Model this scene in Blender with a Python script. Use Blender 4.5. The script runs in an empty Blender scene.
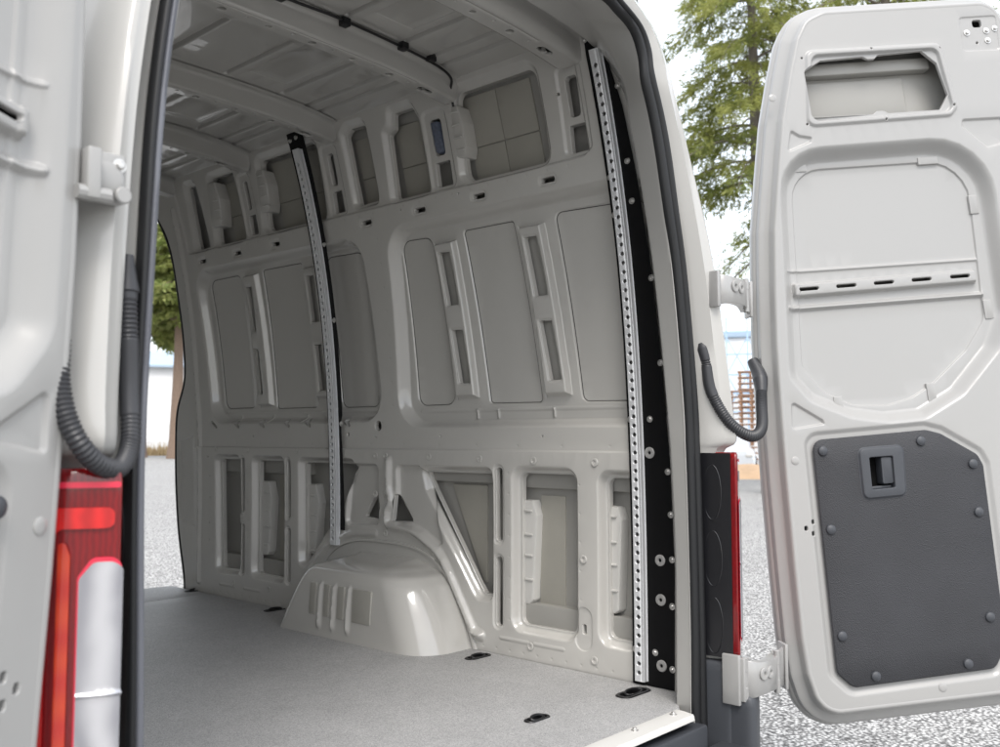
import bpy, math, random
import numpy as np
from mathutils import Vector, Matrix
from mathutils.geometry import delaunay_2d_cdt
random.seed(7); rng = np.random.default_rng(7)
SC = bpy.context.scene
COL = SC.collection
GZ = -0.70                                   # ground level; z = 0 is the load floor of the van

# ------------------------------------------------------------------ materials
def new_mat(name):
    m = bpy.data.materials.new(name); m.use_nodes = True
    nt = m.node_tree; b = nt.nodes['Principled BSDF']
    return m, nt, b
def N_(nt, t, **kw):
    n = nt.nodes.new(t)
    for k, v in kw.items():
        if k in n.inputs: n.inputs[k].default_value = v
        else: setattr(n, k, v)
    return n
def mat(name, col, rough=.4, metal=0., coat=0., coat_r=.08, var=.06, vscale=3., bump=0., bscale=200., rvar=.0, spec=.5, dirt=0.):
    m, nt, b = new_mat(name)
    b.inputs['Roughness'].default_value = rough; b.inputs['Metallic'].default_value = metal
    b.inputs['Coat Weight'].default_value = coat; b.inputs['Coat Roughness'].default_value = coat_r
    b.inputs['Specular IOR Level'].default_value = spec
    L = nt.links
    tc = N_(nt, 'ShaderNodeTexCoord')
    nz = N_(nt, 'ShaderNodeTexNoise', Scale=vscale, Detail=5., Roughness=.6)
    L.new(tc.outputs['Object'], nz.inputs['Vector'])
    mr = N_(nt, 'ShaderNodeMapRange'); mr.inputs[3].default_value = 1 - var; mr.inputs[4].default_value = 1 + var
    L.new(nz.outputs['Fac'], mr.inputs[0])
    mx = N_(nt, 'ShaderNodeMix', data_type='RGBA', blend_type='MULTIPLY')
    mx.inputs[0].default_value = 1; mx.inputs[6].default_value = (*col, 1)
    L.new(mr.outputs[0], mx.inputs[7])
    out = mx.outputs[2]
    if dirt > 0:                              # dust film and scuffs
        n2 = N_(nt, 'ShaderNodeTexNoise', Scale=9., Detail=8., Roughness=.7, Distortion=.6)
        L.new(tc.outputs['Object'], n2.inputs['Vector'])
        r2 = N_(nt, 'ShaderNodeMapRange'); r2.inputs[1].default_value = .52; r2.inputs[2].default_value = .75
        r2.inputs[3].default_value = 0; r2.inputs[4].default_value = dirt
        L.new(n2.outputs['Fac'], r2.inputs[0])
        m2 = N_(nt, 'ShaderNodeMix', data_type='RGBA'); m2.inputs[7].default_value = (.30, .27, .23, 1)
        L.new(r2.outputs[0], m2.inputs[0]); L.new(out, m2.inputs[6]); out = m2.outputs[2]
    L.new(out, b.inputs['Base Color'])
    if rvar > 0:
        n3 = N_(nt, 'ShaderNodeTexNoise', Scale=14., Detail=6.); L.new(tc.outputs['Object'], n3.inputs['Vector'])
        r3 = N_(nt, 'ShaderNodeMapRange'); r3.inputs[3].default_value = max(rough - rvar, .03); r3.inputs[4].default_value = rough + rvar
        L.new(n3.outputs['Fac'], r3.inputs[0]); L.new(r3.outputs[0], b.inputs['Roughness'])
    if bump > 0:
        n4 = N_(nt, 'ShaderNodeTexNoise', Scale=bscale, Detail=3.); L.new(tc.outputs['Object'], n4.inputs['Vector'])
        bp = N_(nt, 'ShaderNodeBump', Strength=bump, Distance=.002); L.new(n4.outputs['Fac'], bp.inputs['Height'])
        L.new(bp.outputs[0], b.inputs['Normal'])
    return m

M = {}
M['paint'] = mat('grey_beige_paint', (.545, .532, .500), .20, 0, .9, .03, .025, 2.2, .04, 40., .05, dirt=.04)
M['paint_roof'] = mat('roof_paint', (.45, .44, .415), .20, 0, .8, .03, .03, 2.2, .06, 30., .05)
M['paint_out'] = mat('door_paint', (.340, .336, .326), .30, 0, .35, .06, .02, 2.0, .05, 55., .04, dirt=.015)
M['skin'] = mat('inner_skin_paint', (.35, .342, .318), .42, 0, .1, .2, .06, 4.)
M['pad'] = mat('damping_pad', (.38, .366, .322), .75, 0, 0, .1, .06, 18., .15, 240.)
M['black_plate'] = mat('black_powder_coat', (.004, .004, .0045), .55, 0, 0, .1, .1, 8., .05, 400., spec=.18)
M['alu'] = mat('aluminium', (.78, .79, .80), .36, .35, 0, .1, .05, 30., .06, 90., .1)
M['zinc'] = mat('zinc', (.62, .61, .59), .35, .85, 0, .1, .05, 40.)
M['rubber'] = mat('black_rubber', (.008, .0085, .0095), .5, 0, 0, .1, .1, 20., .1, 120.)
M['lip'] = mat('sheen_rubber_lip', (.15, .155, .175), .38, 0, 0, .1, .08, 12., .05, 120.)  # left seal lip: grazing sky reflection put into the rubber's colour
M['cable'] = mat('corrugated_plastic', (.035, .036, .040), .42, 0, 0, .1, .1, 30.)
M['dark'] = mat('dark_plastic', (.010, .010, .011), .45, 0, 0, .1, .1, 20.)
M['bumper'] = mat('bumper_plastic', (.050, .054, .062), .50, 0, 0, .1, .08, 10., .25, 500.)
M['void'] = mat('dark_cavity', (.01, .01, .01), .9, spec=.1)
M['flap'] = mat('white_plastic', (.60, .59, .56), .45, 0, 0, .1, .03, 10.)
M['lamp_black'] = mat('lamp_housing', (.010, .010, .012), .30, 0, .3, .1, .1, 10.)
M['hinge'] = mat('painted_hinge', (.36, .355, .345), .30, .25, .4, .1, .08, 20., .05, 120.)
M['paint_frame'] = mat('frame_paint', (.46, .452, .430), .25, 0, .5, .05, .02, 2.0, .05, 55., .04, dirt=.015)
M['arch_pad'] = mat('arch_pad', (.40, .388, .35), .6, var=.05, vscale=14., bump=.1, bscale=200.)
M['seam'] = mat('gap_shadow', (.06, .057, .052), .7)  # shadow of the panel gaps, given as a dark colour
M['scuff'] = mat('dusty_plastic', (.06, .06, .06), .5)

def floor_mat():
    m, nt, b = new_mat('speckled_grey_floor'); L = nt.links
    tc = N_(nt, 'ShaderNodeTexCoord')
    n0 = N_(nt, 'ShaderNodeTexVoronoi', Scale=480.); L.new(tc.outputs['Object'], n0.inputs['Vector'])
    n1 = N_(nt, 'ShaderNodeSeparateColor'); L.new(n0.outputs['Color'], n1.inputs[0])
    n2 = N_(nt, 'ShaderNodeTexNoise', Scale=2.6, Detail=6.); L.new(tc.outputs['Object'], n2.inputs['Vector'])
    cr = N_(nt, 'ShaderNodeValToRGB'); e = cr.color_ramp.elements
    e[0].position = .05; e[0].color = (.255, .255, .258, 1); e[1].position = .95; e[1].color = (.50, .497, .49, 1)
    L.new(n1.outputs[0], cr.inputs[0])
    mr = N_(nt, 'ShaderNodeMapRange'); mr.inputs[3].default_value = .82; mr.inputs[4].default_value = 1.14; L.new(n2.outputs['Fac'], mr.inputs[0])
    mx = N_(nt, 'ShaderNodeMix', data_type='RGBA', blend_type='MULTIPLY'); mx.inputs[0].default_value = 1
    L.new(cr.outputs[0], mx.inputs[6]); L.new(mr.outputs[0], mx.inputs[7]); n5 = N_(nt, 'ShaderNodeTexNoise', Scale=11., Detail=10., Roughness=.78, Distortion=1.2); L.new(tc.outputs['Object'], n5.inputs['Vector'])
    m5 = N_(nt, 'ShaderNodeMapRange'); m5.inputs[1].default_value = .3; m5.inputs[2].default_value = .7; m5.inputs[3].default_value = .90; m5.inputs[4].default_value = 1.08; L.new(n5.outputs['Fac'], m5.inputs[0])
    mx5 = N_(nt, 'ShaderNodeMix', data_type='RGBA', blend_type='MULTIPLY'); mx5.inputs[0].default_value = 1
    L.new(mx.outputs[2], mx5.inputs[6]); L.new(m5.outputs[0], mx5.inputs[7]); L.new(mx5.outputs[2], b.inputs['Base Color'])
    b.inputs['Roughness'].default_value = .52
    bp = N_(nt, 'ShaderNodeBump', Strength=.12, Distance=.0006); L.new(n1.outputs[0], bp.inputs['Height']); L.new(bp.outputs[0], b.inputs['Normal'])
    return m
M['floor'] = floor_mat()

def panel_mat():
    m, nt, b = new_mat('grained_charcoal_panel'); L = nt.links
    tc = N_(nt, 'ShaderNodeTexCoord')
    v = N_(nt, 'ShaderNodeTexVoronoi', Scale=330.); L.new(tc.outputs['Object'], v.inputs['Vector'])
    n2 = N_(nt, 'ShaderNodeTexNoise', Scale=5., Detail=6.); L.new(tc.outputs['Object'], n2.inputs['Vector'])
    cr = N_(nt, 'ShaderNodeValToRGB'); e = cr.color_ramp.elements
    e[0].color = (.018, .0185, .021, 1); e[1].color = (.034, .035, .040, 1); e[1].position = .8
    L.new(n2.outputs['Fac'], cr.inputs[0]); L.new(cr.outputs[0], b.inputs['Base Color'])
    b.inputs['Roughness'].default_value = .55
    bp = N_(nt, 'ShaderNodeBump', Strength=.55, Distance=.002); L.new(v.outputs['Distance'], bp.inputs['Height']); L.new(bp.outputs[0], b.inputs['Normal'])
    return m
M['panel'] = panel_mat()

def lens(name, col, rough=.12, streak=0., col2=None, ax='Z', scale=60.):
    m, nt, b = new_mat(name); L = nt.links
    b.inputs['Roughness'].default_value = rough; b.inputs['Coat Weight'].default_value = 1.; b.inputs['Coat Roughness'].default_value = .03
    b.inputs['Base Color'].default_value = (*col, 1)
    if streak > 0:
        tc = N_(nt, 'ShaderNodeTexCoord')
        w = N_(nt, 'ShaderNodeTexWave', Scale=scale, Distortion=2.5, Detail=2.); w.bands_direction = ax; w.inputs['Detail Scale'].default_value = 1.5
        L.new(tc.outputs['Object'], w.inputs['Vector'])
        mx = N_(nt, 'ShaderNodeMix', data_type='RGBA'); mx.inputs[6].default_value = (*col, 1); mx.inputs[7].default_value = (*(col2 or col), 1)
        L.new(w.outputs['Fac'], mx.inputs[0]); L.new(mx.outputs[2], b.inputs['Base Color'])
        bp = N_(nt, 'ShaderNodeBump', Strength=streak, Distance=.004); L.new(w.outputs['Fac'], bp.inputs['Height']); L.new(bp.outputs[0], b.inputs['Normal'])
    return m
M['lens_red'] = lens('red_lens', (.66, .010, .009), .08, .02, (.46, .006, .006), 'X', 14.)
M['lens_dark'] = lens('dark_red_lens', (.15, .005, .007), .10, .03, (.22, .006, .008), 'X', 45.)
M['lens_dark'].node_tree.nodes['Principled BSDF'].inputs['Coat Weight'].default_value = .4
M['lens_clear'] = lens('clear_lens', (.74, .74, .76), .10, .02, (.40, .40, .43), 'X', 6.)
M['lens_clear'].node_tree.nodes['Principled BSDF'].inputs['Metallic'].default_value = .65
M['lens_orange'] = lens('amber_lens', (.52, .040, .008), .12, .03, (.45, .016, .006), 'Z', 5.)
M['lens_magenta'] = lens('bright_red_edge', (.75, .02, .06), .2)

def gravel_mat():
    m, nt, b = new_mat('pale_gravel'); L = nt.links
    tc = N_(nt, 'ShaderNodeTexCoord')
    v = N_(nt, 'ShaderNodeTexVoronoi', Scale=52.); L.new(tc.outputs['Object'], v.inputs['Vector'])
    v2 = N_(nt, 'ShaderNodeTexVoronoi', Scale=95.); L.new(tc.outputs['Object'], v2.inputs['Vector'])
    n2 = N_(nt, 'ShaderNodeTexNoise', Scale=.35, Detail=7., Roughness=.65); L.new(tc.outputs['Object'], n2.inputs['Vector'])
    sep = N_(nt, 'ShaderNodeSeparateColor'); L.new(v.outputs['Color'], sep.inputs[0])
    cr = N_(nt, 'ShaderNodeValToRGB'); e = cr.color_ramp.elements
    e[0].position = .0; e[0].color = (.20, .195, .19, 1); e[1].position = 1.; e[1].color = (.80, .79, .77, 1)
    e2 = cr.color_ramp.elements.new(.25); e2.color = (.60, .59, .575, 1)
    L.new(sep.outputs[0], cr.inputs[0])
    gap = N_(nt, 'ShaderNodeMapRange'); gap.inputs[1].default_value = .25; gap.inputs[2].default_value = .62
    gap.inputs[3].default_value = 1.; gap.inputs[4].default_value = .26; L.new(v.outputs['Distance'], gap.inputs[0])
    mr = N_(nt, 'ShaderNodeMapRange'); mr.inputs[3].default_value = .85; mr.inputs[4].default_value = 1.12; L.new(n2.outputs['Fac'], mr.inputs[0])
    mu = N_(nt, 'ShaderNodeMath', operation='MULTIPLY'); L.new(gap.outputs[0], mu.inputs[0]); L.new(mr.outputs[0], mu.inputs[1])
    mx = N_(nt, 'ShaderNodeMix', data_type='RGBA', blend_type='MULTIPLY'); mx.inputs[0].default_value = 1
    L.new(cr.outputs[0], mx.inputs[6]); L.new(mu.outputs[0], mx.inputs[7]); L.new(mx.outputs[2], b.inputs['Base Color'])
    b.inputs['Roughness'].default_value = .9
    ad = N_(nt, 'ShaderNodeMath', operation='ADD'); L.new(v.outputs['Distance'], ad.inputs[0]); L.new(v2.outputs['Distance'], ad.inputs[1])
    bp = N_(nt, 'ShaderNodeBump', Strength=.7, Distance=-.012); L.new(ad.outputs[0], bp.inputs['Height']); L.new(bp.outputs[0], b.inputs['Normal'])
    return m
M['gravel'] = gravel_mat()
def leaf_mat(name, c1, c2):
    m, nt, b = new_mat(name); L = nt.links
    tc = N_(nt, 'ShaderNodeTexCoord')
    nz = N_(nt, 'ShaderNodeTexNoise', Scale=1.3, Detail=4.); L.new(tc.outputs['Object'], nz.inputs['Vector'])
    cr = N_(nt, 'ShaderNodeValToRGB'); e = cr.color_ramp.elements
    e[0].position = .35; e[0].color = (*c1, 1); e[1].position = .65; e[1].color = (*c2, 1)
    L.new(nz.outputs['Fac'], cr.inputs[0]); L.new(cr.outputs[0], b.inputs['Base Color'])
    b.inputs['Roughness'].default_value = .6
    tr = N_(nt, 'ShaderNodeBsdfTranslucent'); L.new(cr.outputs[0], tr.inputs[0])
    ms = N_(nt, 'ShaderNodeMixShader'); ms.inputs[0].default_value = .45
    L.new(b.outputs[0], ms.inputs[1]); L.new(tr.outputs[0], ms.inputs[2]); L.new(ms.outputs[0], nt.nodes['Material Output'].inputs[0])
    return m
M['needles'] = leaf_mat('conifer_needles', (.15, .19, .045), (.36, .37, .11))
M['leaves'] = leaf_mat('broadleaf_foliage', (.17, .22, .055), (.36, .38, .13))
M['bark'] = mat('bark', (.19, .135, .10), .9, var=.4, vscale=9., bump=.8, bscale=12.)
M['bark_grey'] = mat('grey_bark', (.16, .14, .12), .9, var=.4, vscale=9., bump=.8, bscale=12.)
M['render_wall'] = mat('white_render', (.74, .74, .74), .8, var=.05, vscale=.3)
M['roof_sheet'] = mat('blue_grey_roof', (.36, .46, .56), .6, var=.1, vscale=.5)
M['blue_steel'] = mat('blue_steel', (.36, .50, .66), .5, var=.1)
M['drygrass'] = mat('dry_grass', (.42, .31, .17), .95, var=.35, vscale=1.5)
M['wood'] = mat('pallet_wood', (.36, .21, .13), .85, var=.3, vscale=4.)
M['orange'] = mat('orange_soil', (.62, .42, .26), .95, var=.3, vscale=2.)
M['carpaint'] = mat('white_car_paint', (.62, .65, .68), .3, 0, .5)
M['glass'] = mat('dark_glass', (.02, .025, .03), .08)

# ------------------------------------------------------------------ object helpers
ROOTW = {}
def empty(name, loc, label, cat, group=None):
    o = bpy.data.objects.new(name, None); COL.objects.link(o); o.location = loc; o.empty_display_size = .2
    o['label'] = label; o['category'] = cat
    if group: o['group'] = group
    ROOTW[o.name] = Matrix.Translation(Vector(loc)); return o
def link(o, parent, label=None):
    COL.objects.link(o)
    if parent is not None:
        o.parent = parent
        if parent.name in ROOTW: o.matrix_parent_inverse = ROOTW[parent.name].inverted()
    if label: o['label'] = label
    return o
def obj(name, V, F, m, parent=None, normals=None, angle=35, label=None, flip=False, smooth=True):
    me = bpy.data.meshes.new(name)
    V = [tuple(map(float, v)) for v in V]
    F = [tuple(map(int, f)) for f in F]
    if flip: F = [f[::-1] for f in F]
    me.from_pydata(V, [], F)
    me.materials.append(m)
    if smooth:
        me.polygons.foreach_set('use_smooth', [True] * len(me.polygons))
        if normals is None: me.set_sharp_from_angle(angle=math.radians(angle))
        else: me.normals_split_custom_set_from_vertices([tuple(map(float, n)) for n in normals])
    me.update()
    return link(bpy.data.objects.new(name, me), parent, label)
class MB:
    def __init__(s): s.V = []; s.F = []
    def add(s, V, F):
        o = len(s.V); s.V += [tuple(v) for v in V]; s.F += [tuple(i + o for i in f) for f in F]; return s
    def loft(s, rings, closed=True, cap0=False, cap1=False):
        n = len(rings[0]); V = [p for r in rings for p in r]; F = []
        for k in range(len(rings) - 1):
            for i in range(n if closed else n - 1):
                j = (i + 1) % n
                F.append((k*n+i, k*n+j, (k+1)*n+j, (k+1)*n+i))
        if cap0: F.append(tuple(range(n))[::-1])
        if cap1: F.append(tuple((len(rings)-1)*n + i for i in range(n)))
        return s.add(V, F)
    def box(s, x0, x1, y0, y1, z0, z1, b=.004, T=None):
        # bevelled box from three stacked rounded rings
        b = min(b, (x1-x0)*.45, (y1-y0)*.45, (z1-z0)*.45)
        def ring(z, i):
            p = rnd([(x0+i, y0+i), (x1-i, y0+i), (x1-i, y1-i), (x0+i, y1-i)], max(b - i, b*.3), 3)
            return [(a, c, z) for a, c in p]
        rings = [ring(z0, b*.7), ring(z0+b*.3, b*.2), ring(z0+b, 0), ring(z1-b, 0), ring(z1-b*.3, b*.2), ring(z1, b*.7)]
        if T is not None: rings = [[tuple(T @ Vector(p)) for p in r] for r in rings]
        return s.loft(rings, True, True, True)
    def tube(s, path, rad, seg=12, cap=True):
        P = [Vector(p) for p in path]; n = len(P); rings = []
        R = rad if hasattr(rad, '__len__') else [rad]*n
        t0 = (P[1]-P[0]).normalized(); up = Vector((0, 0, 1)) if abs(t0.z) < .9 else Vector((0, 1, 0))
        u = t0.cross(up).normalized()
        for i in range(n):
            t = (P[min(i+1, n-1)] - P[max(i-1, 0)]).normalized()
            u = (u - t*u.dot(t)).normalized(); w = t.cross(u)
            rings.append([tuple(P[i] + (u*math.cos(a) + w*math.sin(a))*R[i]) for a in [2*math.pi*k/seg for k in range(seg)]])
        return s.loft(rings, True, cap, cap)
    def lathe(s, prof, origin, axis, seg=16):
        o = Vector(origin); a = Vector(axis).normalized(); u = a.orthogonal().normalized(); w = a.cross(u)
        rings = [[tuple(o + a*h + (u*math.cos(q) + w*math.sin(q))*r) for q in [2*math.pi*k/seg for k in range(seg)]] for r, h in prof]
        return s.loft(rings, True, False, True)
    def build(s, name, m, parent=None, angle=35, label=None): return obj(name, s.V, s.F, m, parent, None, angle, label)

def spline(pts, n=8, closed=False):
    P = [np.array(p, float) for p in pts]; out = []; N = len(P)
    for i in range(N if closed else N-1):
        p1 = P[i]; p2 = P[(i+1) % N]
        p0 = P[i-1] if (i > 0 or closed) else 2*p1 - p2
        p3 = P[(i+2) % N] if (i+2 < N or closed) else 2*p2 - p1
        for k in range(n):
            t = k/n
            out.append(tuple(.5*((2*p1) + (-p0+p2)*t + (2*p0-5*p1+4*p2-p3)*t*t + (-p0+3*p1-3*p2+p3)*t**3)))
    if not closed: out.append(tuple(P[-1]))
    return out

# ------------------------------------------------------------------ 2-D loops
def area(p): return .5*sum(p[i][0]*p[(i+1) % len(p)][1] - p[(i+1) % len(p)][0]*p[i][1] for i in range(len(p)))
def ccw(p): return list(p) if area(p) > 0 else list(p)[::-1]
def inset(poly, d):
    p = ccw(poly); n = len(p); L = []
    for i in range(n):
        a = Vector(p[i]); b = Vector(p[(i+1) % n]); t = (b-a).normalized(); nn = Vector((-t.y, t.x))
        L.append((a + nn*d, t))
    out = []
    for i in range(n):
        (a, t), (b, w) = L[i-1], L[i]
        den = t.x*w.y - t.y*w.x
        if abs(den) < 1e-4: out.append(tuple(b)); continue
        k = ((b.x-a.x)*w.y - (b.y-a.y)*w.x)/den
        out.append(tuple(a + t*k))
    return out
def rnd(poly, r, seg=6):
    p = ccw(poly); n = len(p); out = []
    for i in range(n):
        a, b, c = Vector(p[i-1]), Vector(p[i]), Vector(p[(i+1) % n])
        u = (a-b); v = (c-b); lu, lv = u.length, v.length
        if lu < 1e-6 or lv < 1e-6: continue
        u /= lu; v /= lv
        ang = math.acos(max(-1, min(1, u.dot(v))))
        rr = r[i] if hasattr(r, '__len__') else r
        if rr < 1e-5 or ang > math.pi - .04: out.append(tuple(b)); continue
        t = min(rr/math.tan(ang/2), lu*.48, lv*.48); rr = t*math.tan(ang/2)
        cen = b + (u+v).normalized()*(rr/math.sin(ang/2))
        s = b + u*t - cen; e = b + v*t - cen
        a0 = math.atan2(s.y, s.x); a1 = math.atan2(e.y, e.x); da = (a1-a0+math.pi) % (2*math.pi) - math.pi
        for k in range(seg+1):
            q = a0 + da*k/seg; out.append((cen.x + rr*math.cos(q), cen.y + rr*math.sin(q)))
    return out
def circle(x, y, r, n=14): return [(x + r*math.cos(2*math.pi*k/n), y + r*math.sin(2*math.pi*k/n)) for k in range(n)]
def capsule(p, q, r, n=6):
    a = math.atan2(q[1]-p[1], q[0]-p[0]); out = []
    for k in range(n+1): t = a - math.pi/2 + math.pi*k/n; out.append((q[0]+r*math.cos(t), q[1]+r*math.sin(t)))
    for k in range(n+1): t = a + math.pi/2 + math.pi*k/n; out.append((p[0]+r*math.cos(t), p[1]+r*math.sin(t)))
    return out
def seg_dist(U, W, pts, closed=True):
    d2 = np.full(U.shape, 1e9); n = len(pts)
    for i in range(n if closed else n-1):
        ax, ay = pts[i]; bx, by = pts[(i+1) % n]; ex, ey = bx-ax, by-ay; l2 = ex*ex+ey*ey
        if l2 < 1e-14: continue
        t = np.clip(((U-ax)*ex + (W-ay)*ey)/l2, 0, 1)
        d2 = np.minimum(d2, (U-ax-t*ex)**2 + (W-ay-t*ey)**2)
    return np.sqrt(d2)
def inside(U, W, pts):
    c = np.zeros(U.shape, bool); n = len(pts)
    for i in range(n):
        ax, ay = pts[i]; bx, by = pts[(i+1) % n]
        if ay == by: continue
        m = ((ay > W) != (by > W)) & (U < (bx-ax)*(W-ay)/(by-ay) + ax); c ^= m
    return c

# ------------------------------------------------------------------ pressed sheet metal
def recess(poly, depth, width, r=.02, steps=4): return dict(t='r', poly=poly, d=depth, w=width, r=r, n=steps)
def rib(path, depth, hw, steps=3): return dict(t='l', path=path, d=depth, w=hw, n=steps)
def feat_loops(f):
    out = []
    if f['t'] == 'r':
        for k in range(f['n']+1):
            s = k/f['n']; i = s*f['w']
            out.append(rnd(inset(f['poly'], i), [max(q-i, .004) for q in f['r']] if hasattr(f['r'], '__len__') else max(f['r']-i, .004)))
        f['loop'] = out[0]
    else:
        for k in range(f['n']):
            w = f['w']*(1 - k/f['n'])
            for a, b in zip(f['path'][:-1], f['path'][1:]): out.append(capsule(a, b, w, 4))
    return out
def depth_at(U, W, feats):
    D = np.zeros(U.shape)
    for f in feats:
        pts = f['loop'] if f['t'] == 'r' else f['path']
        pad = .001 if f['t'] == 'r' else f['w'] + .001
        xs = [p[0] for p in pts]; ys = [p[1] for p in pts]
        m = (U > min(xs)-pad) & (U < max(xs)+pad) & (W > min(ys)-pad) & (W < max(ys)+pad)
        if not m.any(): continue
        u, w = U[m], W[m]
        if f['t'] == 'r':
            t = np.clip(np.where(inside(u, w, pts), seg_dist(u, w, pts), 0)/f['w'], 0, 1)
        else:
            t = np.clip(1 - seg_dist(u, w, pts, False)/f['w'], 0, 1)
        D[m] += f['d']*t*t*(3-2*t)
    return D
def sheet(name, outline, feats, holes, fmap, m, parent, grid=.05, flip=False, lip=.012, label=None, base=None, hseg=None):
    """A pressed panel: outline and features in (u, v), fmap(u, v, depth) -> xyz; holes get a rolled lip of depth lip."""
    pts = []; edges = []
    def loop(l0):
        l = []
        for i in range(len(l0)):
            a, c = l0[i], l0[(i+1) % len(l0)]; k = max(1, int(math.hypot(c[0]-a[0], c[1]-a[1])/grid))
            l += [(a[0]+(c[0]-a[0])*j/k, a[1]+(c[1]-a[1])*j/k) for j in range(k)]
        o = len(pts); pts.extend(l); n = len(l); edges.extend((o+i, o+(i+1) % n) for i in range(n))
    loop(outline)
    for f in feats:
        for l in feat_loops(f): loop(l)
    for h in holes:
        loop(h)
    ox = [p[0] for p in outline]; oy = [p[1] for p in outline]
    nx = max(2, int((max(ox)-min(ox))/grid)); ny = max(2, int((max(oy)-min(oy))/grid))
    GX, GY = np.meshgrid(np.linspace(min(ox)+1e-3, max(ox)-1e-3, nx+1) + 1.7e-4, np.linspace(min(oy)+1e-3, max(oy)-1e-3, ny+1) + 1.3e-4)
    GX = GX.ravel(); GY = GY.ravel(); k = inside(GX, GY, outline)
    for h in holes: k &= ~inside(GX, GY, h)
    pts.extend(zip(GX[k].tolist(), GY[k].tolist()))
    r = delaunay_2d_cdt([Vector(p) for p in pts], edges, [], 0, 2e-5)
    P = np.array([tuple(v) for v in r[0]]); T = np.array([f[:3] for f in r[2]])
    C = P[T].mean(1); keep = inside(C[:, 0], C[:, 1], outline)
    for h in holes: keep &= ~inside(C[:, 0], C[:, 1], h)
    T = T[keep]
    def surf(U, W):
        D = depth_at(U, W, feats)
        if base is not None: D = D + base(U, W)
        return fmap(U, W, D)
    U, W = P[:, 0], P[:, 1]
    X = surf(U, W); e = .0009
    du = surf(U+e, W) - surf(U-e, W); dv = surf(U, W+e) - surf(U, W-e)
    Nn = np.cross(du, dv); Nn /= np.linalg.norm(Nn, axis=1)[:, None] + 1e-12
    if flip: Nn = -Nn; T = T[:, ::-1]
    V = X.tolist(); NN = Nn.tolist(); F = T.tolist()
    for h in holes:
        H = ccw(h); n = len(H); hu = np.array([p[0] for p in H]); hw = np.array([p[1] for p in H])
        tx = np.roll(hu, -1) - np.roll(hu, 1); ty = np.roll(hw, -1) - np.roll(hw, 1); l = np.hypot(tx, ty) + 1e-9
        ix, iy = -ty/l, tx/l
        D0 = depth_at(hu, hw, feats)
        if base is not None: D0 = D0 + base(hu, hw)
        cu = surf(hu, hw)
        su = fmap(hu, hw, D0); nn = np.cross(fmap(hu+e, hw, D0)-su, fmap(hu, hw+e, D0)-su); nn /= np.linalg.norm(nn, axis=1)[:, None]
        inn = fmap(hu+ix*.01, hw+iy*.01, D0) - su; inn /= np.linalg.norm(inn, axis=1)[:, None]
        if flip: nn = -nn
        o = len(V); prof = [(0, 0, 1., .0), (.0015, .001, .7, .7), (.0025, .0035, .15, 1.), (.003, lip, 0., 1.)]
        for (i, d, a, b) in prof:
            q = fmap(hu + ix*i, hw + iy*i, D0 + d); V += q.tolist()
            nq = nn*a + inn*b; nq /= np.linalg.norm(nq, axis=1)[:, None]; NN += nq.tolist()
        for k in range(len(prof)-1):
            for i in range(n):
                j = (i+1) % n; f = (o+k*n+i, o+(k+1)*n+i, o+(k+1)*n+j, o+k*n+j)
                F.append(f if flip else f[::-1])
    return obj(name, V, F, m, parent, NN, label=label)
def plate(name, poly, fmap, d0, d1, m, parent, r=.006, bev=.003, label=None, mb=None):
    """Thin slab with rounded outline; face at depth d0 (towards the viewer), back at d1, softened edge."""
    outer = rnd(poly, r, 5); inn = rnd(inset(poly, bev), max(r-bev, .001), 5)
    mid = rnd(inset(poly, bev*.3), max(r-bev*.3, .001), 5)
    s = 1 if d1 > d0 else -1
    def ring(l, d): return fmap(np.array([p[0] for p in l]), np.array([p[1] for p in l]), np.full(len(l), d)).tolist()
    b = mb or MB()
    b.loft([ring(outer, d1), ring(outer, d0+s*bev), ring(mid, d0+s*bev*.3), ring(inn, d0)], True, False, True)
    return b if mb is not None else b.build(name, m, parent, 40, label)

# ------------------------------------------------------------------ the van
van = empty('cargo_van', (0, 1.5, GZ), 'pale grey empty cargo van seen through its open rear doors', 'van')
XW = .924
def wx(z): return XW - .0325*np.clip(z, 0, 9)**3
def wallmap(u, v, d): return np.stack([wx(v) + d, u + 0*d, v + 0*d], 1)
def wallmapL(u, v, d): return np.stack([-(wx(v) + d), u + 0*d, v + 0*d], 1)

up = dict(
 up1=([(.499, 1.895), (.845, 1.895), (.875, 1.61), (.503, 1.61)], .035),
 up2=([(1.065, 1.902), (1.165, 1.902), (1.182, 1.852), (1.215, 1.838), (1.239, 1.61), (1.056, 1.61), (1.047, 1.86)], .014),
 up3=([(1.325, 1.898), (1.41, 1.90), (1.445, 1.88), (1.452, 1.622), (1.333, 1.625)], .014),
 up4=([(1.625, 1.895), (2.01, 1.895), (2.06, 1.61), (1.654, 1.61)], .03),
 up5=([(2.222, 1.892), (2.395, 1.892), (2.453, 1.608), (2.228, 1.608)], .02),
 up6=([(2.533, 1.888), (2.60, 1.888), (2.63, 1.61), (2.524, 1.61)], .012))
slots_v = []
for c0, c1 in ((.342, .390), (.932, .988), (1.530, 1.572), (2.124, 2.160)):
    slots_v.append(([(c0, 1.836), (c1, 1.836), (c1+.004, 1.714), (c0+.008, 1.714)], .014))
    slots_v.append(([(c0-.006, 1.697), (c1+.014, 1.697), (c1+.020, 1.611), (c0-.003, 1.611)], .008))
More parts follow.
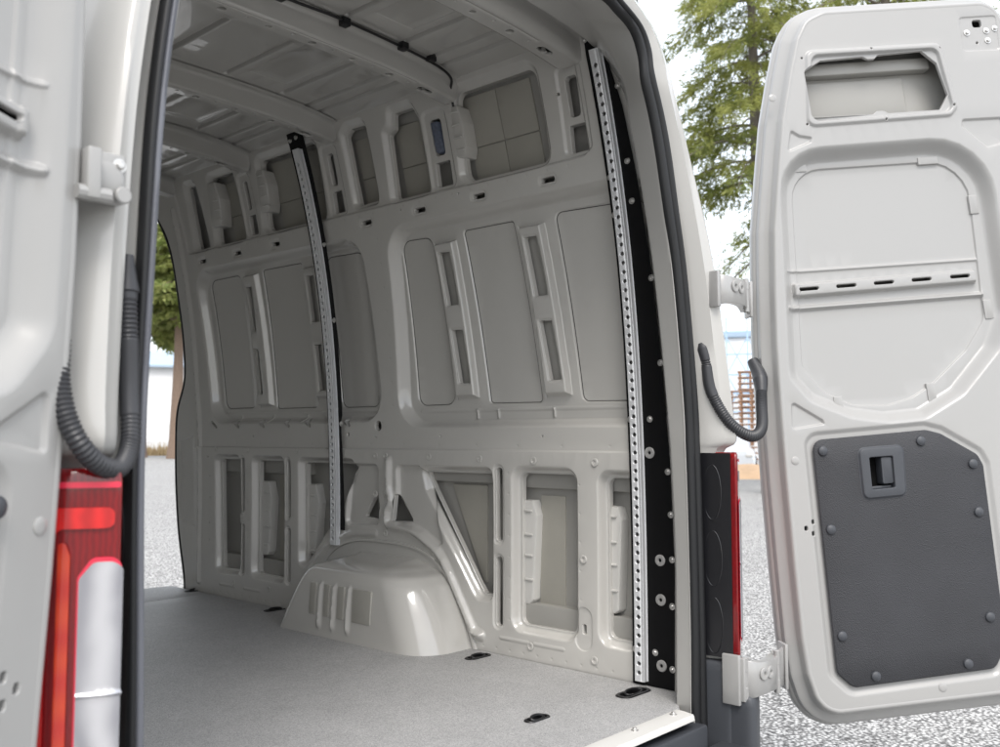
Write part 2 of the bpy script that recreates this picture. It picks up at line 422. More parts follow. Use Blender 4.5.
low = dict(
 L1=([(2.425, .631), (2.605, .631), (2.588, .122), (2.425, .126)], .02),
 L2=([(2.083, .629), (2.292, .629), (2.294, .125), (2.083, .123)], .02),
 L3=([(1.600, .625), (1.943, .627), (1.94, .19), (1.668, .482)], .014),
 L4=([(.864, .607), (1.197, .605), (1.180, .545), (.945, .228), (.912, .186), (.868, .188)], .014),
 L5=([(.500, .612), (.736, .613), (.742, .104), (.506, .104)], .028),
 L6=([(.200, .607), (.378, .607), (.382, .108), (.200, .106)], .026))
lowslots = [([(.799, .63), (.831, .63), (.836, .374), (.803, .374)], .0155), ([(.804, .327), (.836, .327), (.838, .088), (.805, .088)], .0155),
 ([(2.374, .641), (2.403, .641), (2.404, .388), (2.375, .388)], .014), ([(2.373, .343), (2.403, .343), (2.400, .115), (2.370, .115)], .014),
 ([(2.022, .638), (2.048, .638), (2.049, .384), (2.023, .384)], .012), ([(2.021, .343), (2.048, .343), (2.046, .111), (2.020, .111)], .012)]
tris = [([(1.472, .526), (1.447, .412), (1.553, .417)], .008), ([(1.345, .528), (1.259, .414), (1.366, .411)], .008)]
holes = []; feats = []
feats.append(recess([(.10, -.2), (2.80, -.2), (2.80, .690), (.10, .690)], -.006, .008, .0))
feats.append(recess([(.33, 1.588), (2.70, 1.588), (2.70, 2.2), (.33, 2.2)], .010, .014, .03))
for k, (p, r) in up.items():
    holes.append(rnd(p, r)); feats.append(recess(inset(p, -.024), .022, .024, r+.022))
for p, r in slots_v:
    holes.append(rnd(p, r))
for c0, c1 in ((.342, .390), (.932, .988), (1.530, 1.572), (2.124, 2.160)):
    feats.append(recess([(c0-.035, 1.87), (c1+.03, 1.87), (c1+.045, 1.596), (c0-.030, 1.596)], .008, .014, .03))
for k, (p, r) in low.items():
    holes.append(rnd(p, r)); feats.append(recess(inset(p, -.026), .032, .024, r+.024))
for p, r in lowslots:
    holes.append(rnd(p, r)); feats.append(recess(inset(p, -.012), .006, .010, r+.012))
for p, r in tris: holes.append(rnd(p, r))
# horizontal slots, slanted slots and small holes
for y in (.508, .810, 1.103, 1.400, 1.72, 1.997, 2.288, 2.582):
    p = [(y-.030, 1.539), (y+.030, 1.539), (y+.030, 1.560), (y-.030, 1.560)]
    holes.append(rnd(p, .009)); feats.append(recess(inset(p, -.010), .003, .006, .018, 2))
for y in (2.624, 2.436, 2.236, 2.047, 1.898, 1.638): holes.append(capsule((y-.018, .778), (y+.018, .802), .009, 4))
holes.append(circle(1.443, .775, .022)); holes.append(circle(1.628, .742, .010, 10)); holes.append(circle(.421, 1.791, .007, 10))
for y, z in ((1.46, .73), (1.10, .735), (.62, .735), (1.20, 1.565), (.90, 1.572), (1.55, 1.70), (2.30, .735), (2.66, .55), (2.66, .45), (2.665, .33), (2.66, .25), (2.675, .64)): holes.append(circle(y, z, .006, 8))
holes.append(rnd([(.450, .112), (.468, .112), (.468, .146), (.450, .146)], .006, 3)); feats.append(recess([(.425, .060), (.495, .060), (.495, .200), (.425, .200)], .004, .006, .034, 2))
# the two big window-shaped recesses with their inner panels, posts and post windows
RR = [(.10, 1.515), (1.307, 1.520), (1.330, .760), (.10, .760)]; FR = [(1.452, 1.515), (2.690, 1.520), (2.650, .788), (1.405, .784)]
feats += [recess(RR, .048, .034, .12, 6), recess(FR, .048, .034, .12, 6)]
for p, rr in (([(.953, 1.468), (.708, 1.466), (.647, .843), (.894, .845)], .02), ([(1.278, 1.474), (1.107, 1.468), (1.057, .846), (1.262, .844)], .045),
          ([(.540, 1.466), (.190, 1.454), (.190, .838), (.488, .842)], .03), ([(2.628, 1.474), (2.358, 1.474), (2.334, .860), (2.600, .860)], .045),
          ([(2.195, 1.475), (1.898, 1.472), (1.884, .852), (2.182, .852)], .02), ([(1.745, 1.472), (1.500, 1.466), (1.480, .847), (1.723, .847)], .04)):
    feats.append(recess(p, .008, .007, rr, 3))
for a, b in (((1.092, 1.437), (1.046, .868)), ((.686, 1.437), (.630, .864)), ((2.326, 1.462), (2.300, .866)), ((1.880, 1.446), (1.872, .890))):
    w = .112
    feats.append(recess([a, (a[0]-w, a[1]), (b[0]-w, b[1]), b], -.026, .017, .006, 4)); feats.append(rib([(a[0]+.004, a[1]), (b[0]+.004, b[1])], .004, .005, 2))
for p in ([(1.064, 1.397), (1.008, 1.393), (.990, 1.204), (1.046, 1.204)], [(1.038, 1.118), (.983, 1.114), (.961, .924), (1.014, .922)],
          [(.656, 1.395), (.602, 1.392), (.580, 1.197), (.634, 1.197)], [(.626, 1.117), (.574, 1.114), (.548, .919), (.598, .918)],
          [(2.308, 1.404), (2.257, 1.402), (2.262, 1.204), (2.310, 1.202)], [(2.309, 1.126), (2.262, 1.126), (2.249, .925), (2.295, .922)],
          [(1.857, 1.404), (1.805, 1.402), (1.801, 1.211), (1.852, 1.210)], [(1.849, 1.118), (1.802, 1.116), (1.792, .927), (1.838, .925)]):
    holes.append(rnd(inset(p, -.002), .008)); feats.append(recess(inset(p, -.007), .003, .004, .012, 2))
for y in (.95, .85, .60, .30, 2.45, 2.2, 1.95): feats.append(rib([(y, .800), (y, .825)], -.008, .009, 2))
feats.append(rib([(.2, .826), (1.24, .828)], -.003, .010, 2)); feats.append(rib([(1.50, .835), (2.58, .846)], -.003, .010, 2))
feats.append(rib([(.25, 1.497), (1.22, 1.500)], -.004, .012, 2)); feats.append(rib([(1.53, 1.500), (2.58, 1.502)], -.004, .012, 2))
# spot welds
wl = [(y, 1.578) for y in np.arange(.42, 2.65, .085)] + [(y, .703) for y in np.arange(.35, 2.6, .19)] + [(y, .018) for y in np.arange(.35, .9, .06)] + [(y, .018) for y in np.arange(2.02, 2.66, .06)] + [(.770, z) for z in np.arange(.12, .62, .07)] + [(.470, z) for z in np.arange(.22, .62, .09)] + [(2.345, z) for z in np.arange(.12, .62, .08)] + [(1.352, z) for z in np.arange(.85, 1.5, .09)]
for y, z in wl: feats.append(rib([(float(y)-.0006, float(z)), (float(y)+.0006, float(z))], .0016, .0065, 2))
# above the wheel arch
feats.append(recess([(1.612, .632), (1.440, .632), (1.440, .505), (1.432, .47), (1.440, .44), (1.440, .388), (1.655, .375)], .020, .016, .03, 3))
feats.append(recess([(1.345, .632), (1.205, .632), (1.060, .300), (1.20, .375), (1.345, .400)], .020, .016, .03, 3))
tube_path = [(1.376, .640), (1.379, .545), (1.366, .490), (1.388, .452), (1.388, .405), (1.35, .396), (1.248, .385), (1.160, .345), (1.085, .29), (.965, .11), (.93, .06), (.90, .05)]
feats.append(rib(spline(tube_path, 3), -.020, .026, 3))
feats.append(rib(spline([(1.46, .36), (1.60, .35), (1.74, .30), (1.86, .19), (1.93, .06)], 4), -.010, .022, 2))
feats.append(rib([(1.02, .60), (.94, .225)], .0, .01, 1))
for y in (.60, .75, .95, 2.30, 2.5): feats.append(rib([(y-.06, .055), (y+.06, .055)], -.003, .010, 2))
sd_edge = spline([(2.70, 2.0), (2.78, 1.93), (2.90, 1.84), (2.875, 1.77), (2.845, 1.70), (2.832, 1.60), (2.838, 1.444), (2.842, 1.18), (2.862, 1.01), (2.94, .875), (2.968, .75), (2.974, .519), (2.945, .275), (2.885, .06), (2.875, -.05)], 4)[:]
w_outline = [(.120, -.05)] + [(a, b) for a, b in reversed(sd_edge)] + [(.18, 2.0), (.16, 1.7), (.14, 1.0), (.12, .5)]
feats.append(rib(spline([(2.742, .05), (2.745, .75), (2.752, .98), (2.748, 1.2), (2.742, 1.5), (2.73, 1.8)], 4), -.018, .020, 3))
feats.append(recess([(2.80, .30), (2.93, .32), (2.95, .72), (2.81, .74)], .006, .008, .01, 2))
side = sheet('side_wall', ccw(w_outline), feats, holes, wallmap, M['paint'], van, .045, True, .020)
# mirrored wall on the far side (simple panel, same pressings without holes)
sheet('side_wall', [(.12, -.05), (4.2, -.05), (4.2, 2.0), (.12, 2.0)], [recess(RR, .048, .05, .12, 4), recess(FR, .048, .05, .12, 4), recess([(2.9, 1.515), (4.0, 1.515), (4.0, .78), (2.9, .78)], .048, .05, .12, 4)],
      [], wallmapL, M['paint'], van, .09, False)

def on_wall(y, z, d): return tuple(float(a) for a in wallmap(np.array([y]), np.array([z]), np.array([d]))[0])
# outer skin seen through the openings, and the outside of the body
def vgrid(nm, ys, zs, d, m, fm, flip=False):
    U, W = np.meshgrid(ys, zs); V = fm(U.ravel(), W.ravel(), np.full(U.size, d)); n = len(ys)
    F = [(j*n+i, j*n+i+1, (j+1)*n+i+1, (j+1)*n+i) for j in range(len(zs)-1) for i in range(n-1)]
    return obj(nm, V, F, m, van, flip=flip)
zz = np.linspace(-.12, 2.0, 24)
vgrid('skin_panel', np.linspace(.13, 2.85, 20), zz, .078, M['skin'], wallmap)
vgrid('body_side', np.linspace(.13, 2.86, 20), np.linspace(-.35, 2.02, 24), .098, M['paint_out'], wallmap)
vgrid('body_side', np.linspace(.13, 4.3, 20), np.linspace(-.35, 2.02, 24), .098, M['paint_out'], wallmapL)
MB().box(-.95, .95, 4.25, 4.29, -.35, 2.0, .01).build('bulkhead', M['paint'], van)
# sliding door opening: header and front pillar
sheet('door_header', [(2.86, 1.83), (4.3, 1.83), (4.3, 2.02), (2.68, 2.02)], [rib([(2.95, 1.90), (4.2, 1.90)], -.015, .03)], [], wallmap, M['paint'], van, .08, True)
vgrid('door_pillar', np.linspace(4.08, 4.3, 4), np.linspace(-.3, 2.0, 10), .0, M['paint'], wallmap)
b = MB(); sp = spline([(3.9, 1.825)] + [(3.2, 1.825), (2.98, 1.815), (2.895, 1.795)] + [(2.862, 1.74), (2.838, 1.65), (2.832, 1.55), (2.838, 1.444), (2.843, 1.18), (2.864, 1.01), (2.942, .875), (2.970, .75), (2.976, .519), (2.947, .275), (2.888, .06), (2.88, -.02)], 5)
b.tube([(float(wx(z))+.012, y+.012, z) for y, z in sp], .013, 8); b.build('side_door_seal', M['rubber'], van)
# edge return of the B pillar so that the opening has thickness
sq = spline([(2.90, 1.84), (2.845, 1.70), (2.832, 1.60), (2.838, 1.444), (2.842, 1.18), (2.862, 1.01), (2.94, .875), (2.968, .75), (2.974, .519), (2.945, .275), (2.885, .06), (2.875, -.30)], 4)
MB().loft([[(float(wx(z))+d, y+e_, z) for y, z in sq] for d, e_ in ((.0, 0), (.02, .004), (.098, .0))], False).build('pillar_return', M['paint'], van)

# reinforcement pressings behind the openings
boxes = [([(.800, .517), (.701, .520), (.684, .468), (.703, .187), (.722, .170), (.800, .165)]), ([(.430, .517), (.354, .514), (.340, .474), (.355, .193), (.372, .182), (.430, .180)]),
         ([(2.36, .533), (2.242, .535), (2.220, .455), (2.238, .222), (2.255, .206), (2.36, .203)]), ([(2.02, .531), (1.898, .534), (1.878, .457), (1.900, .250), (1.915, .238), (2.02, .236)])]
for p in boxes:
    bb = MB(); plate('', p, wallmap, .038, .077, None, None, .008, .008, mb=bb)
    y1 = max(q[0] for q in p); y0 = min(q[0] for q in p)
    for zq in (.48, .40, .33, .25):
        plate('', [(y0+.018, zq), (y0+.05, zq), (y0+.05, zq+.008), (y0+.018, zq+.008)], wallmap, .031, .045, None, None, .003, .003, mb=bb)
    plate('', [(y0+.062, .215), (y0+.066, .215), (y0+.066, .50), (y0+.062, .50)], wallmap, .0365, .045, None, None, .001, .001, mb=bb)
    bb.build('vent_flap', M['flap'], van)
for p in ([(.905, 1.862), (.840, 1.855), (.832, 1.80), (.836, 1.72), (.850, 1.69), (.905, 1.690)], [(2.085, 1.862), (1.992, 1.856), (1.985, 1.80), (2.0, 1.72), (2.015, 1.69), (2.085, 1.690)], [(2.47, 1.878), (2.360, 1.87), (2.355, 1.80), (2.375, 1.72), (2.388, 1.686), (2.47, 1.684)]):
    bb = MB(); plate('', p, wallmap, .012, .07, None, None, .008, .008, mb=bb); y0 = min(q[0] for q in p)
    for zq in (1.71, 1.75, 1.79, 1.83): plate('', [(y0+.012, zq), (y0+.05, zq), (y0+.05, zq+.007), (y0+.012, zq+.007)], wallmap, .006, .02, None, None, .003, .003, mb=bb)
    bb.build('pillar_bracket', M['paint'], van)
# damping pads glued to the skin
def pads(rects, r=.004):
    bb = MB()
    for p in rects: plate('', p, wallmap, .0715, .0785, None, None, r, .002, mb=bb)
    return bb.build('damping_pad', M['pad'], van)
pads([[(.587, .536), (.690, .536), (.700, .157), (.593, .163)]]); pads([[(.939, .560), (1.115, .560), (.960, .217), (.944, .217)]]); pads([[(.24, .54), (.33, .54), (.33, .17), (.24, .17)]])
pads([[(2.11, .60), (2.20, .60), (2.20, .17), (2.11, .17)]])
for a0, a1 in ((.56, .86), (1.07, 1.22), (1.34, 1.45), (1.66, 2.0), (2.24, 2.38)):
    if a1 - a0 > .2:
        mid = (a0+a1)/2
        pads([[(x0, z0), (x1, z0), (x1, z1), (x0, z1)] for x0, x1 in ((a0, mid-.0015), (mid+.0015, a1)) for z0, z1 in ((1.60, 1.726), (1.729, 1.89))])
    else: pads([[(a0, z0), (a1, z0), (a1, z1), (a0, z1)] for z0, z1 in ((1.60, 1.726), (1.729, 1.87))])
# back plates behind the slotted posts
for a, b_ in (((1.092, 1.437), (1.046, .868)), ((.686, 1.437), (.630, .864)), ((2.326, 1.462), (2.300, .866)), ((1.880, 1.446), (1.872, .890))):
    pp = []
    for t0, t1 in ((0, 1),):
        for k in range(13): t = k/12; pp.append((a[0]+(b_[0]-a[0])*t - .012, a[1]-.03+(b_[1]+.03-a[1]+.03)*t))
        for k in range(12, -1, -1): t = k/12; pp.append((a[0]+(b_[0]-a[0])*t - .100, a[1]-.03+(b_[1]+.03-a[1]+.03)*t))
    sheet('post_back', ccw(pp), [], [], lambda u, v, d: wallmap(u, v, d + .0525), M['skin'], van, .05, True)
# sill member behind the lower openings
def strip_box(nm, y0, y1, z0, z1, d0, d1, m, bev=.004):
    return plate(nm, [(y0, z0), (y1, z0), (y1, z1), (y0, z1)], wallmap, d0, d1, m, van, .006, bev)
strip_box('sill_member', .14, .79, .09, .175, .042, .08, M['skin']); strip_box('sill_member', 1.95, 2.70, .09, .19, .046, .08, M['skin'])
strip_box('roof_rail', .14, .79, .56, .64, .055, .08, M['skin']); strip_box('roof_rail', .85, 1.2, .57, .64, .05, .08, M['skin']); strip_box('roof_rail', 1.95, 2.70, .57, .66, .055, .08, M['skin'])

# dark beads painting in the shadow gaps round the inner panels of the two recesses
for p, rr in (([(.953, 1.468), (.708, 1.466), (.647, .843), (.894, .845)], .02), ([(1.278, 1.474), (1.107, 1.468), (1.057, .846), (1.262, .844)], .045),
          ([(.540, 1.466), (.190, 1.454), (.190, .838), (.488, .842)], .03), ([(2.628, 1.474), (2.358, 1.474), (2.334, .860), (2.600, .860)], .045),
          ([(2.195, 1.475), (1.898, 1.472), (1.884, .852), (2.182, .852)], .02), ([(1.745, 1.472), (1.500, 1.466), (1.480, .847), (1.723, .847)], .04)):
    l = rnd(inset(p, .006), max(rr-.006, .003), 5); l2 = []
    for i in range(len(l)):
        a, c = l[i], l[(i+1) % len(l)]; k = max(1, int(math.hypot(c[0]-a[0], c[1]-a[1])/.05)); l2 += [(a[0]+(c[0]-a[0])*j/k, a[1]+(c[1]-a[1])*j/k) for j in range(k)]
    b = MB(); b.tube([on_wall(y, z, .0553) for y, z in l2 + l2[:1]], .0016, 6, False); b.build('gap_shadow_bead', M['seam'], side)
# screws of the side wall
def mesh_of(b, name, m, angle=30):
    me = bpy.data.meshes.new(name); me.from_pydata([tuple(map(float, v)) for v in b.V], [], [tuple(f) for f in b.F]); me.materials.append(m)
    me.polygons.foreach_set('use_smooth', [True]*len(me.polygons)); me.set_sharp_from_angle(angle=math.radians(angle)); return me
washer = MB(); washer.lathe([(.0135, 0), (.0135, .002), (.012, .003), (.0075, .003), (.007, .0015), (.004, .0015), (.0035, -.002), (.001, -.002)], (0, 0, 0), (0, 0, 1), 18)
washer_me = mesh_of(washer, 'weld_nut', M['paint'])
stud = MB(); stud.lathe([(.010, 0), (.010, .0015), (.0062, .002), (.006, .006), (.0045, .0075), (.001, .008)], (0, 0, 0), (0, 0, 1), 14)
zinc_me = mesh_of(stud, 'rivet', M['zinc'])
plug = MB(); plug.lathe([(.017, 0), (.017, .003), (.015, .0045), (.008, .0045), (.0075, .003), (.0055, .003), (.005, -.004), (.001, -.004)], (0, 0, 0), (0, 0, 1), 20)
plug_me = mesh_of(plug, 'spacer', M['paint_out'])
darkdisc = MB(); darkdisc.lathe([(.0052, 0), (.005, .0008), (.001, .0008)], (0, 0, 0), (0, 0, 1), 10); darkdisc_me = mesh_of(darkdisc, 'screw_hole', M['void'])
pl2 = MB(); pl2.lathe([(.012, 0), (.012, .0012), (.010, .0022), (.004, .0026), (.0008, .0026)], (0, 0, 0), (0, 0, 1), 18); plug_lt = mesh_of(pl2, 'rubber_plug', M['paint_out']); darkplug_me = mesh_of(pl2, 'rubber_plug', M['bumper'])
def inst(name, me, pos, axis, parent):
    o = bpy.data.objects.new(name, me); q = Vector((0, 0, 1)).rotation_difference(Vector(axis).normalized())
    o.matrix_basis = Matrix.Translation(Vector(pos)) @ q.to_matrix().to_4x4()
    return link(o, parent)
for y, z in ((1.454, .660), (1.395, .660), (1.156, .659), (.900, .656), (.654, .654), (.405, .653), (1.458, .511), (1.399, .514), (1.459, .361), (1.400, .365), (.456, .348), (.677, .046), (.417, .041), (.936, .042), (1.131, .301), (2.603, .676), (2.336, .673), (1.959, .673), (2.445, .069), (2.170, .071)):
    inst('weld_nut', washer_me, on_wall(y, z, -.0075), (-1, 0, 0), side)

# ------------------------------------------------------------------ wheel arch
def wheel_arch(sgn=1):
    lev = [(-.03, .681, 1.795, .930, .14), (0, .683, 1.780, .945, .135), (.05, .685, 1.752, .962, .135), (.10, .688, 1.722, .985, .135), (.15, .692, 1.692, 1.012, .13), (.20, .698, 1.660, 1.043, .125), (.222, .704, 1.642, 1.064, .12), (.240, .715, 1.624, 1.086, .115), (.252, .742, 1.606, 1.122, .12), (.261, .778, 1.590, 1.148, .10), (.270, .84, 1.572, 1.18, .07), (.280, .90, 1.56, 1.21, .03), (.286, .93, 1.55, 1.23, .004)]
    lev = [tuple(x) for x in spline(lev, 6)]
    rings = []
    for z, xi, yf, yr, r in lev:
        p = []; r = max(r, .004); r2 = min(r, .05)
        back = .96
        # straight rear face, rounded rear corner, inner face, rounded front corner, front face
        for k in range(8): p.append((back + (xi+r-back)*k/8, yr))
        for k in range(13): a = math.pi/2*k/12; p.append((xi+r - r*math.sin(a), yr + r - r*math.cos(a)))
        for k in range(1, 90): p.append((xi, yr + r + (yf - r2 - yr - r)*k/90))
        for k in range(9): a = math.pi/2*k/8; p.append((xi + r2 - r2*math.cos(a), yf - r2 + r2*math.sin(a)))
        for k in range(1, 9): p.append((xi + r2 + (back-xi-r2)*k/8, yf))
        q = []
        for x, y in p:                       # three pressed grooves on the inner face
            dd = 0
            if x < xi + .02:
                for yc in (1.505, 1.425, 1.340):
                    if .01 < z < .23:
                        w = .014; t = max(0, 1 - math.hypot(y - yc, max(0, .04 - z) + max(0, z - .185))/w); dd += .010*t*t*(3-2*t)
            q.append(((x - dd)*sgn, y, z))
        rings.append(q)
    b = MB(); b.loft(rings, False)
    o = b.build('wheel_arch', M['paint'], van, 60)
    return o
arch = wheel_arch(); wheel_arch(-1)
bb = MB()
def archmap(u, v, d): return np.stack([.6845 + .00018*(v*100)**1.35 + d, u + 0*d, v + 0*d], 1)
for p in ([(1.565, .075), (1.53, .075), (1.53, .190), (1.565, .190)], [(1.48, .075), (1.45, .075), (1.45, .190), (1.48, .190)], [(1.40, .075), (1.365, .075), (1.365, .190), (1.40, .190)], [(1.315, .075), (1.215, .075), (1.215, .190), (1.315, .190)]):
    plate('', p, archmap, -.0045, .004, None, None, .003, .002, mb=bb)
bb.build('damping_pad', M['arch_pad'], van)
# flange where the arch meets the wall
fl = spline([(.935, .0), (.965, .07), (1.04, .195), (1.12, .270), (1.22, .313), (1.36, .326), (1.56, .322), (1.70, .28), (1.80, .19)], 5)
b = MB(); b.loft([[on_wall(y + (y-1.37)*e_, z + max(0, z)*e_, d) for y, z in fl] for e_, d in ((0.0, -.010), (.006, -.013), (.03, -.013), (.036, -.008), (.038, 0))], False); b.build('arch_flange', M['paint'], van)

# ------------------------------------------------------------------ floor
fo = rnd([(-.915, .006), (.742, .004), (.775, .03), (.908, .118), (.912, .90), (.912, 2.99), (.70, 3.03), (.70, 4.1), (-.915, 4.1)], .004, 3)
def fmap(u, v, d): return np.stack([u + 0*d, v + 0*d, -d], 1)
ties = [(.837, .839, .0, 1), (.815, .205, .0, 1.25), (.440, .251, .0, .8), (.880, 2.064, .0, 1), (.915, 2.77, 0, 1)]
fh = []; ff = []
for x, y, a, s in ties[:4]:
    p = rnd([(x-.052*s, y-.020*s), (x+.052*s, y-.020*s), (x+.052*s, y+.020*s), (x-.052*s, y+.020*s)], .019*s, 6); fh.append(p)
ff.append(rib([(-.9, 2.655), (.9, 2.655)], .003, .004, 2))
fl_o = sheet('floor_panel', ccw(fo), ff, fh, fmap, M['floor'], van, .12, False, .010)
MB().box(-.93, .93, -.0, 2.985, -.08, -.014, .005).build('floor_pan', M['void'], van)
for i, (x, y, a, s) in enumerate(ties):
    e = MB(); rp = rnd([(x-.052*s, y-.020*s), (x+.052*s, y-.020*s), (x+.052*s, y+.020*s), (x-.052*s, y+.020*s)], .019*s, 6)
    inn = rnd(inset(rp, .006), .0, 1)
    inn = [(x + (px-x)*.86, y + (py-y)*.72) for px, py in rp]
    e.loft([[(q[0], q[1], .0005) for q in [(x+(px-x)*1.06, y+(py-y)*1.08) for px, py in rp]], [(q[0], q[1], .0035) for q in rp], [(q[0], q[1], .003) for q in inn], [(q[0], q[1], -.008) for q in inn]], True, False, True)
    t = e.build('tie_down', M['dark'], van)
    g = MB(); pts = [(x + .030*s*math.cos(k), y + .011*s*math.sin(k), .004 + .004*math.sin(k)) for k in [2*math.pi*j/20 for j in range(21)]]
    g.tube(pts, .0035, 8); g.build('lashing_ring', M['dark'], t)
    g = MB(); g.lathe([(.006, 0), (.006, .003), (.004, .004), (.001, .004)], (x, y, -.006), (0, 0, 1), 12); g.build('screw', M['zinc'], t)
# aluminium sill strip with screws
b = MB(); pr = [(-.036, -.014), (-.034, -.004), (-.031, .001), (-.024, .0015), (-.004, .004), (.012, .0045), (.020, .004), (.022, .0005)]
b.loft([[(x, y, z) for y, z in pr] for x in (-.78, -.3, .2, .745)], False)
b.add([(.745, y, z) for y, z in pr] + [(.745, .022, -.02), (.745, -.036, -.02)], [tuple(range(10))])
sill = b.build('sill_strip', M['flap'], van, 25)
for x in (-.6, -.3, 0, .30, .52, .70): inst('screw', zinc_me, (x, .002, .003), (0, 0, 1), sill)

# ------------------------------------------------------------------ roof
def roofz(x): return 1.966 - .032*(np.abs(x)/.69)**4
def roofmap(u, v, d): return np.stack([u + 0*d, v + 0*d, roofz(u) + d], 1)
BEAMS = [.350, .862, 1.515, 2.10, 2.72, 3.32, 3.92]
rf = []
for a, c in zip(BEAMS[:-1], BEAMS[1:]):
    for x in (-.44, -.21, -.015, .21, .44): rf.append(rib([(x, c-.085), (x, a + (.20 if abs(x) < .3 else .12))], .020, .0135, 3))
    for x in (-.62, .62, -.56, .56): rf.append(rib([(x, c-.03), (x, a+.03)], .016, .012, 3))
    rf.append(recess([(.25, a+.14), (.40, a+.14), (.40, c-.16), (.25, c-.16)], .0025, .004, .01, 2))
    rf.append(recess([(-.40, a+.14), (-.25, a+.14), (-.25, c-.16), (-.40, c-.16)], .0025, .004, .01, 2))
roof = sheet('roof_panel', [(-.73, .15), (.73, .15), (.73, 4.28), (-.73, 4.28)], rf, [], roofmap, M['paint_roof'], van, .06, True)
b = MB(); xs = np.linspace(-.775, .775, 25)
b.loft([[(float(x), y, float(2.06 - .05*(abs(x)/.7)**4)) for x in xs] for y in (.24, 1., 2., 3., 4.3)], False); b.build('roof_skin', M['paint_out'], van)
def beam(yc, zb=1.893, w=.036, holes_n=1):
    prof = [(-w-.032, .0), (-w-.014, .002), (-w-.008, .006), (-w, None), (-w+.006, -1), (w-.006, -1), (w, None), (w+.008, .006), (w+.014, .002), (w+.032, .0)]
    # unrolled: v runs along the profile, u across the van
    P = []
    for y, k in prof:
        if k is None: P.append((y, .88))
        elif k == -1: P.append((y, 1.))
        else: P.append((y, k*5))
    L = [0]
    for p, q in zip(P[:-1], P[1:]): L.append(L[-1] + math.hypot(q[0]-p[0], (q[1]-p[1])*.07))
    Lp = np.array(L); Py = np.array([p[0] for p in P]); Pz = np.array([p[1] for p in P])
    def bm(u, v, d):
        top = roofz(u); bot = zb - .028*(np.abs(u)/.69)**3
        f = np.interp(v, Lp, Pz); return np.stack([u + 0*d, yc + np.interp(v, Lp, Py), top - .003 + (bot-top)*f + d], 1)
    mid = .5*(L[4]+L[5]); hs = []
    for k, x in enumerate(np.arange(-.60, .66, .075)):
        r = (.011, .007, .014, .006)[k % 4]; hs.append(circle(float(x), mid + (.004, -.006, .003, -.004)[k % 4], r, 10))
    hs.append(capsule((.585, mid), (.615, mid), .016, 6))
    fs = [rib([(-.66, mid-.024), (.54, mid-.024)], .004, .006, 2)]
    return sheet('roof_beam', [(-.715, 0), (.715, 0), (.715, L[-1]), (-.715, L[-1])], fs, hs, bm, M['paint_roof'], van, .02, True, .010)
for i, y in enumerate(BEAMS): beam(y, 1.882 if i == 0 else 1.893, .050 if i == 0 else .036)
# wiring along the first roof beam and its clips
b = MB(); b.tube(spline([(-.6, .79, 1.958), (-.2, .785, 1.955), (.0, .79, 1.951), (.18, .785, 1.953), (.41, .79, 1.949), (.58, .795, 1.938), (.66, .80, 1.918), (.69, .83, 1.89), (.725, .852, 1.85)], 6), .0045, 8)
wir = b.build('wiring_cable', M['dark'], van)
for x in (-.21, -.015, .21, .44, .56): MB().box(x-.014, x+.014, .775, .803, 1.938, 1.962, .004).build('cable_clip', M['dark'], wir)
# ------------------------------------------------------------------ mounting plates with perforated rails
def load_rail(po, y0, y1, z0, z1, sc_l, sp_l):
    root = sheet('mounting_plate', ccw(po), [], [], lambda u, v, d: wallmap(u, v, d - .012), M['black_plate'], van, .05, True)
    ha = []; n = int((z1-z0-.03)/.027); ym = y0 + (y1-y0)*.60
    for k in range(n): ha.append(circle(ym, z0 + .025 + k*.027, .0088, 12))
    fs = [rib([(y0 + (y1-y0)*.22, z0+.005), (y0 + (y1-y0)*.22, z1-.005)], .004, .006, 2)]
    r = sheet('perforated_rail', [(y0, z0), (y1, z0), (y1, z1), (y0, z1)], fs, ha, lambda u, v, d: wallmap(u, v, d - .031), M['alu'], root, .06, True, .006)
    zs = np.linspace(z0, z1, 26)
    for yy, s in ((y0, 1), (y1, -1)):
        b = MB(); b.loft([[on_wall(yy + o, z, d) for z in zs] for o, d in ((0.001*s, -.031), (-.0008*s, -.0295), (-.001*s, -.013), (-.004*s, -.0125))], False); b.build('rail_side', M['alu'], r)
    b = MB(); b.loft([[on_wall(y, z, -.0165) for z in zs] for y in (y0+.003, y1-.003)], False); b.build('rail_floor', M['zinc'], r)
    for y, z in sc_l: inst('rivet', zinc_me, on_wall(y, z, -.012), (-1, 0, .0), root)
    for y, z in sp_l: inst('spacer', plug_me, on_wall(y, z, -.012), (-1, 0, 0), root)
    return root
rv = [(.262, .10), (.192, .10), (.134, .06), (.132, .24), (.130, .375), (.131, .505), (.262, .785), (.192, .785), (.137, .63), (.262, 1.40), (.195, 1.43), (.262, 1.51), (.193, 1.545), (.186, 1.755), (.27, 1.90), (.245, 1.905), (.145, .95), (.155, 1.20)]
load_rail([(.272, -.0), (.272, 1.30), (.276, 1.86), (.270, 1.93), (.24, 1.915), (.205, 1.83), (.182, 1.70), (.168, 1.50), (.152, 1.22), (.139, .87), (.129, .665), (.122, .345), (.128, .0)], .221, .252, .012, 1.862, rv,
          [(.170, .065), (.170, .255), (.170, .37), (.197, .685)])
load_rail([(1.740, .36), (1.740, .78), (1.745, 1.94), (1.650, 1.94), (1.644, 1.90), (1.644, .82), (1.655, .79), (1.640, .36)][::-1], 1.674, 1.712, .300, 1.868, [(1.652, .785), (1.725, .785), (1.725, .40), (1.730, 1.91), (1.69, 1.915), (1.654, 1.5), (1.654, 1.2)], [])
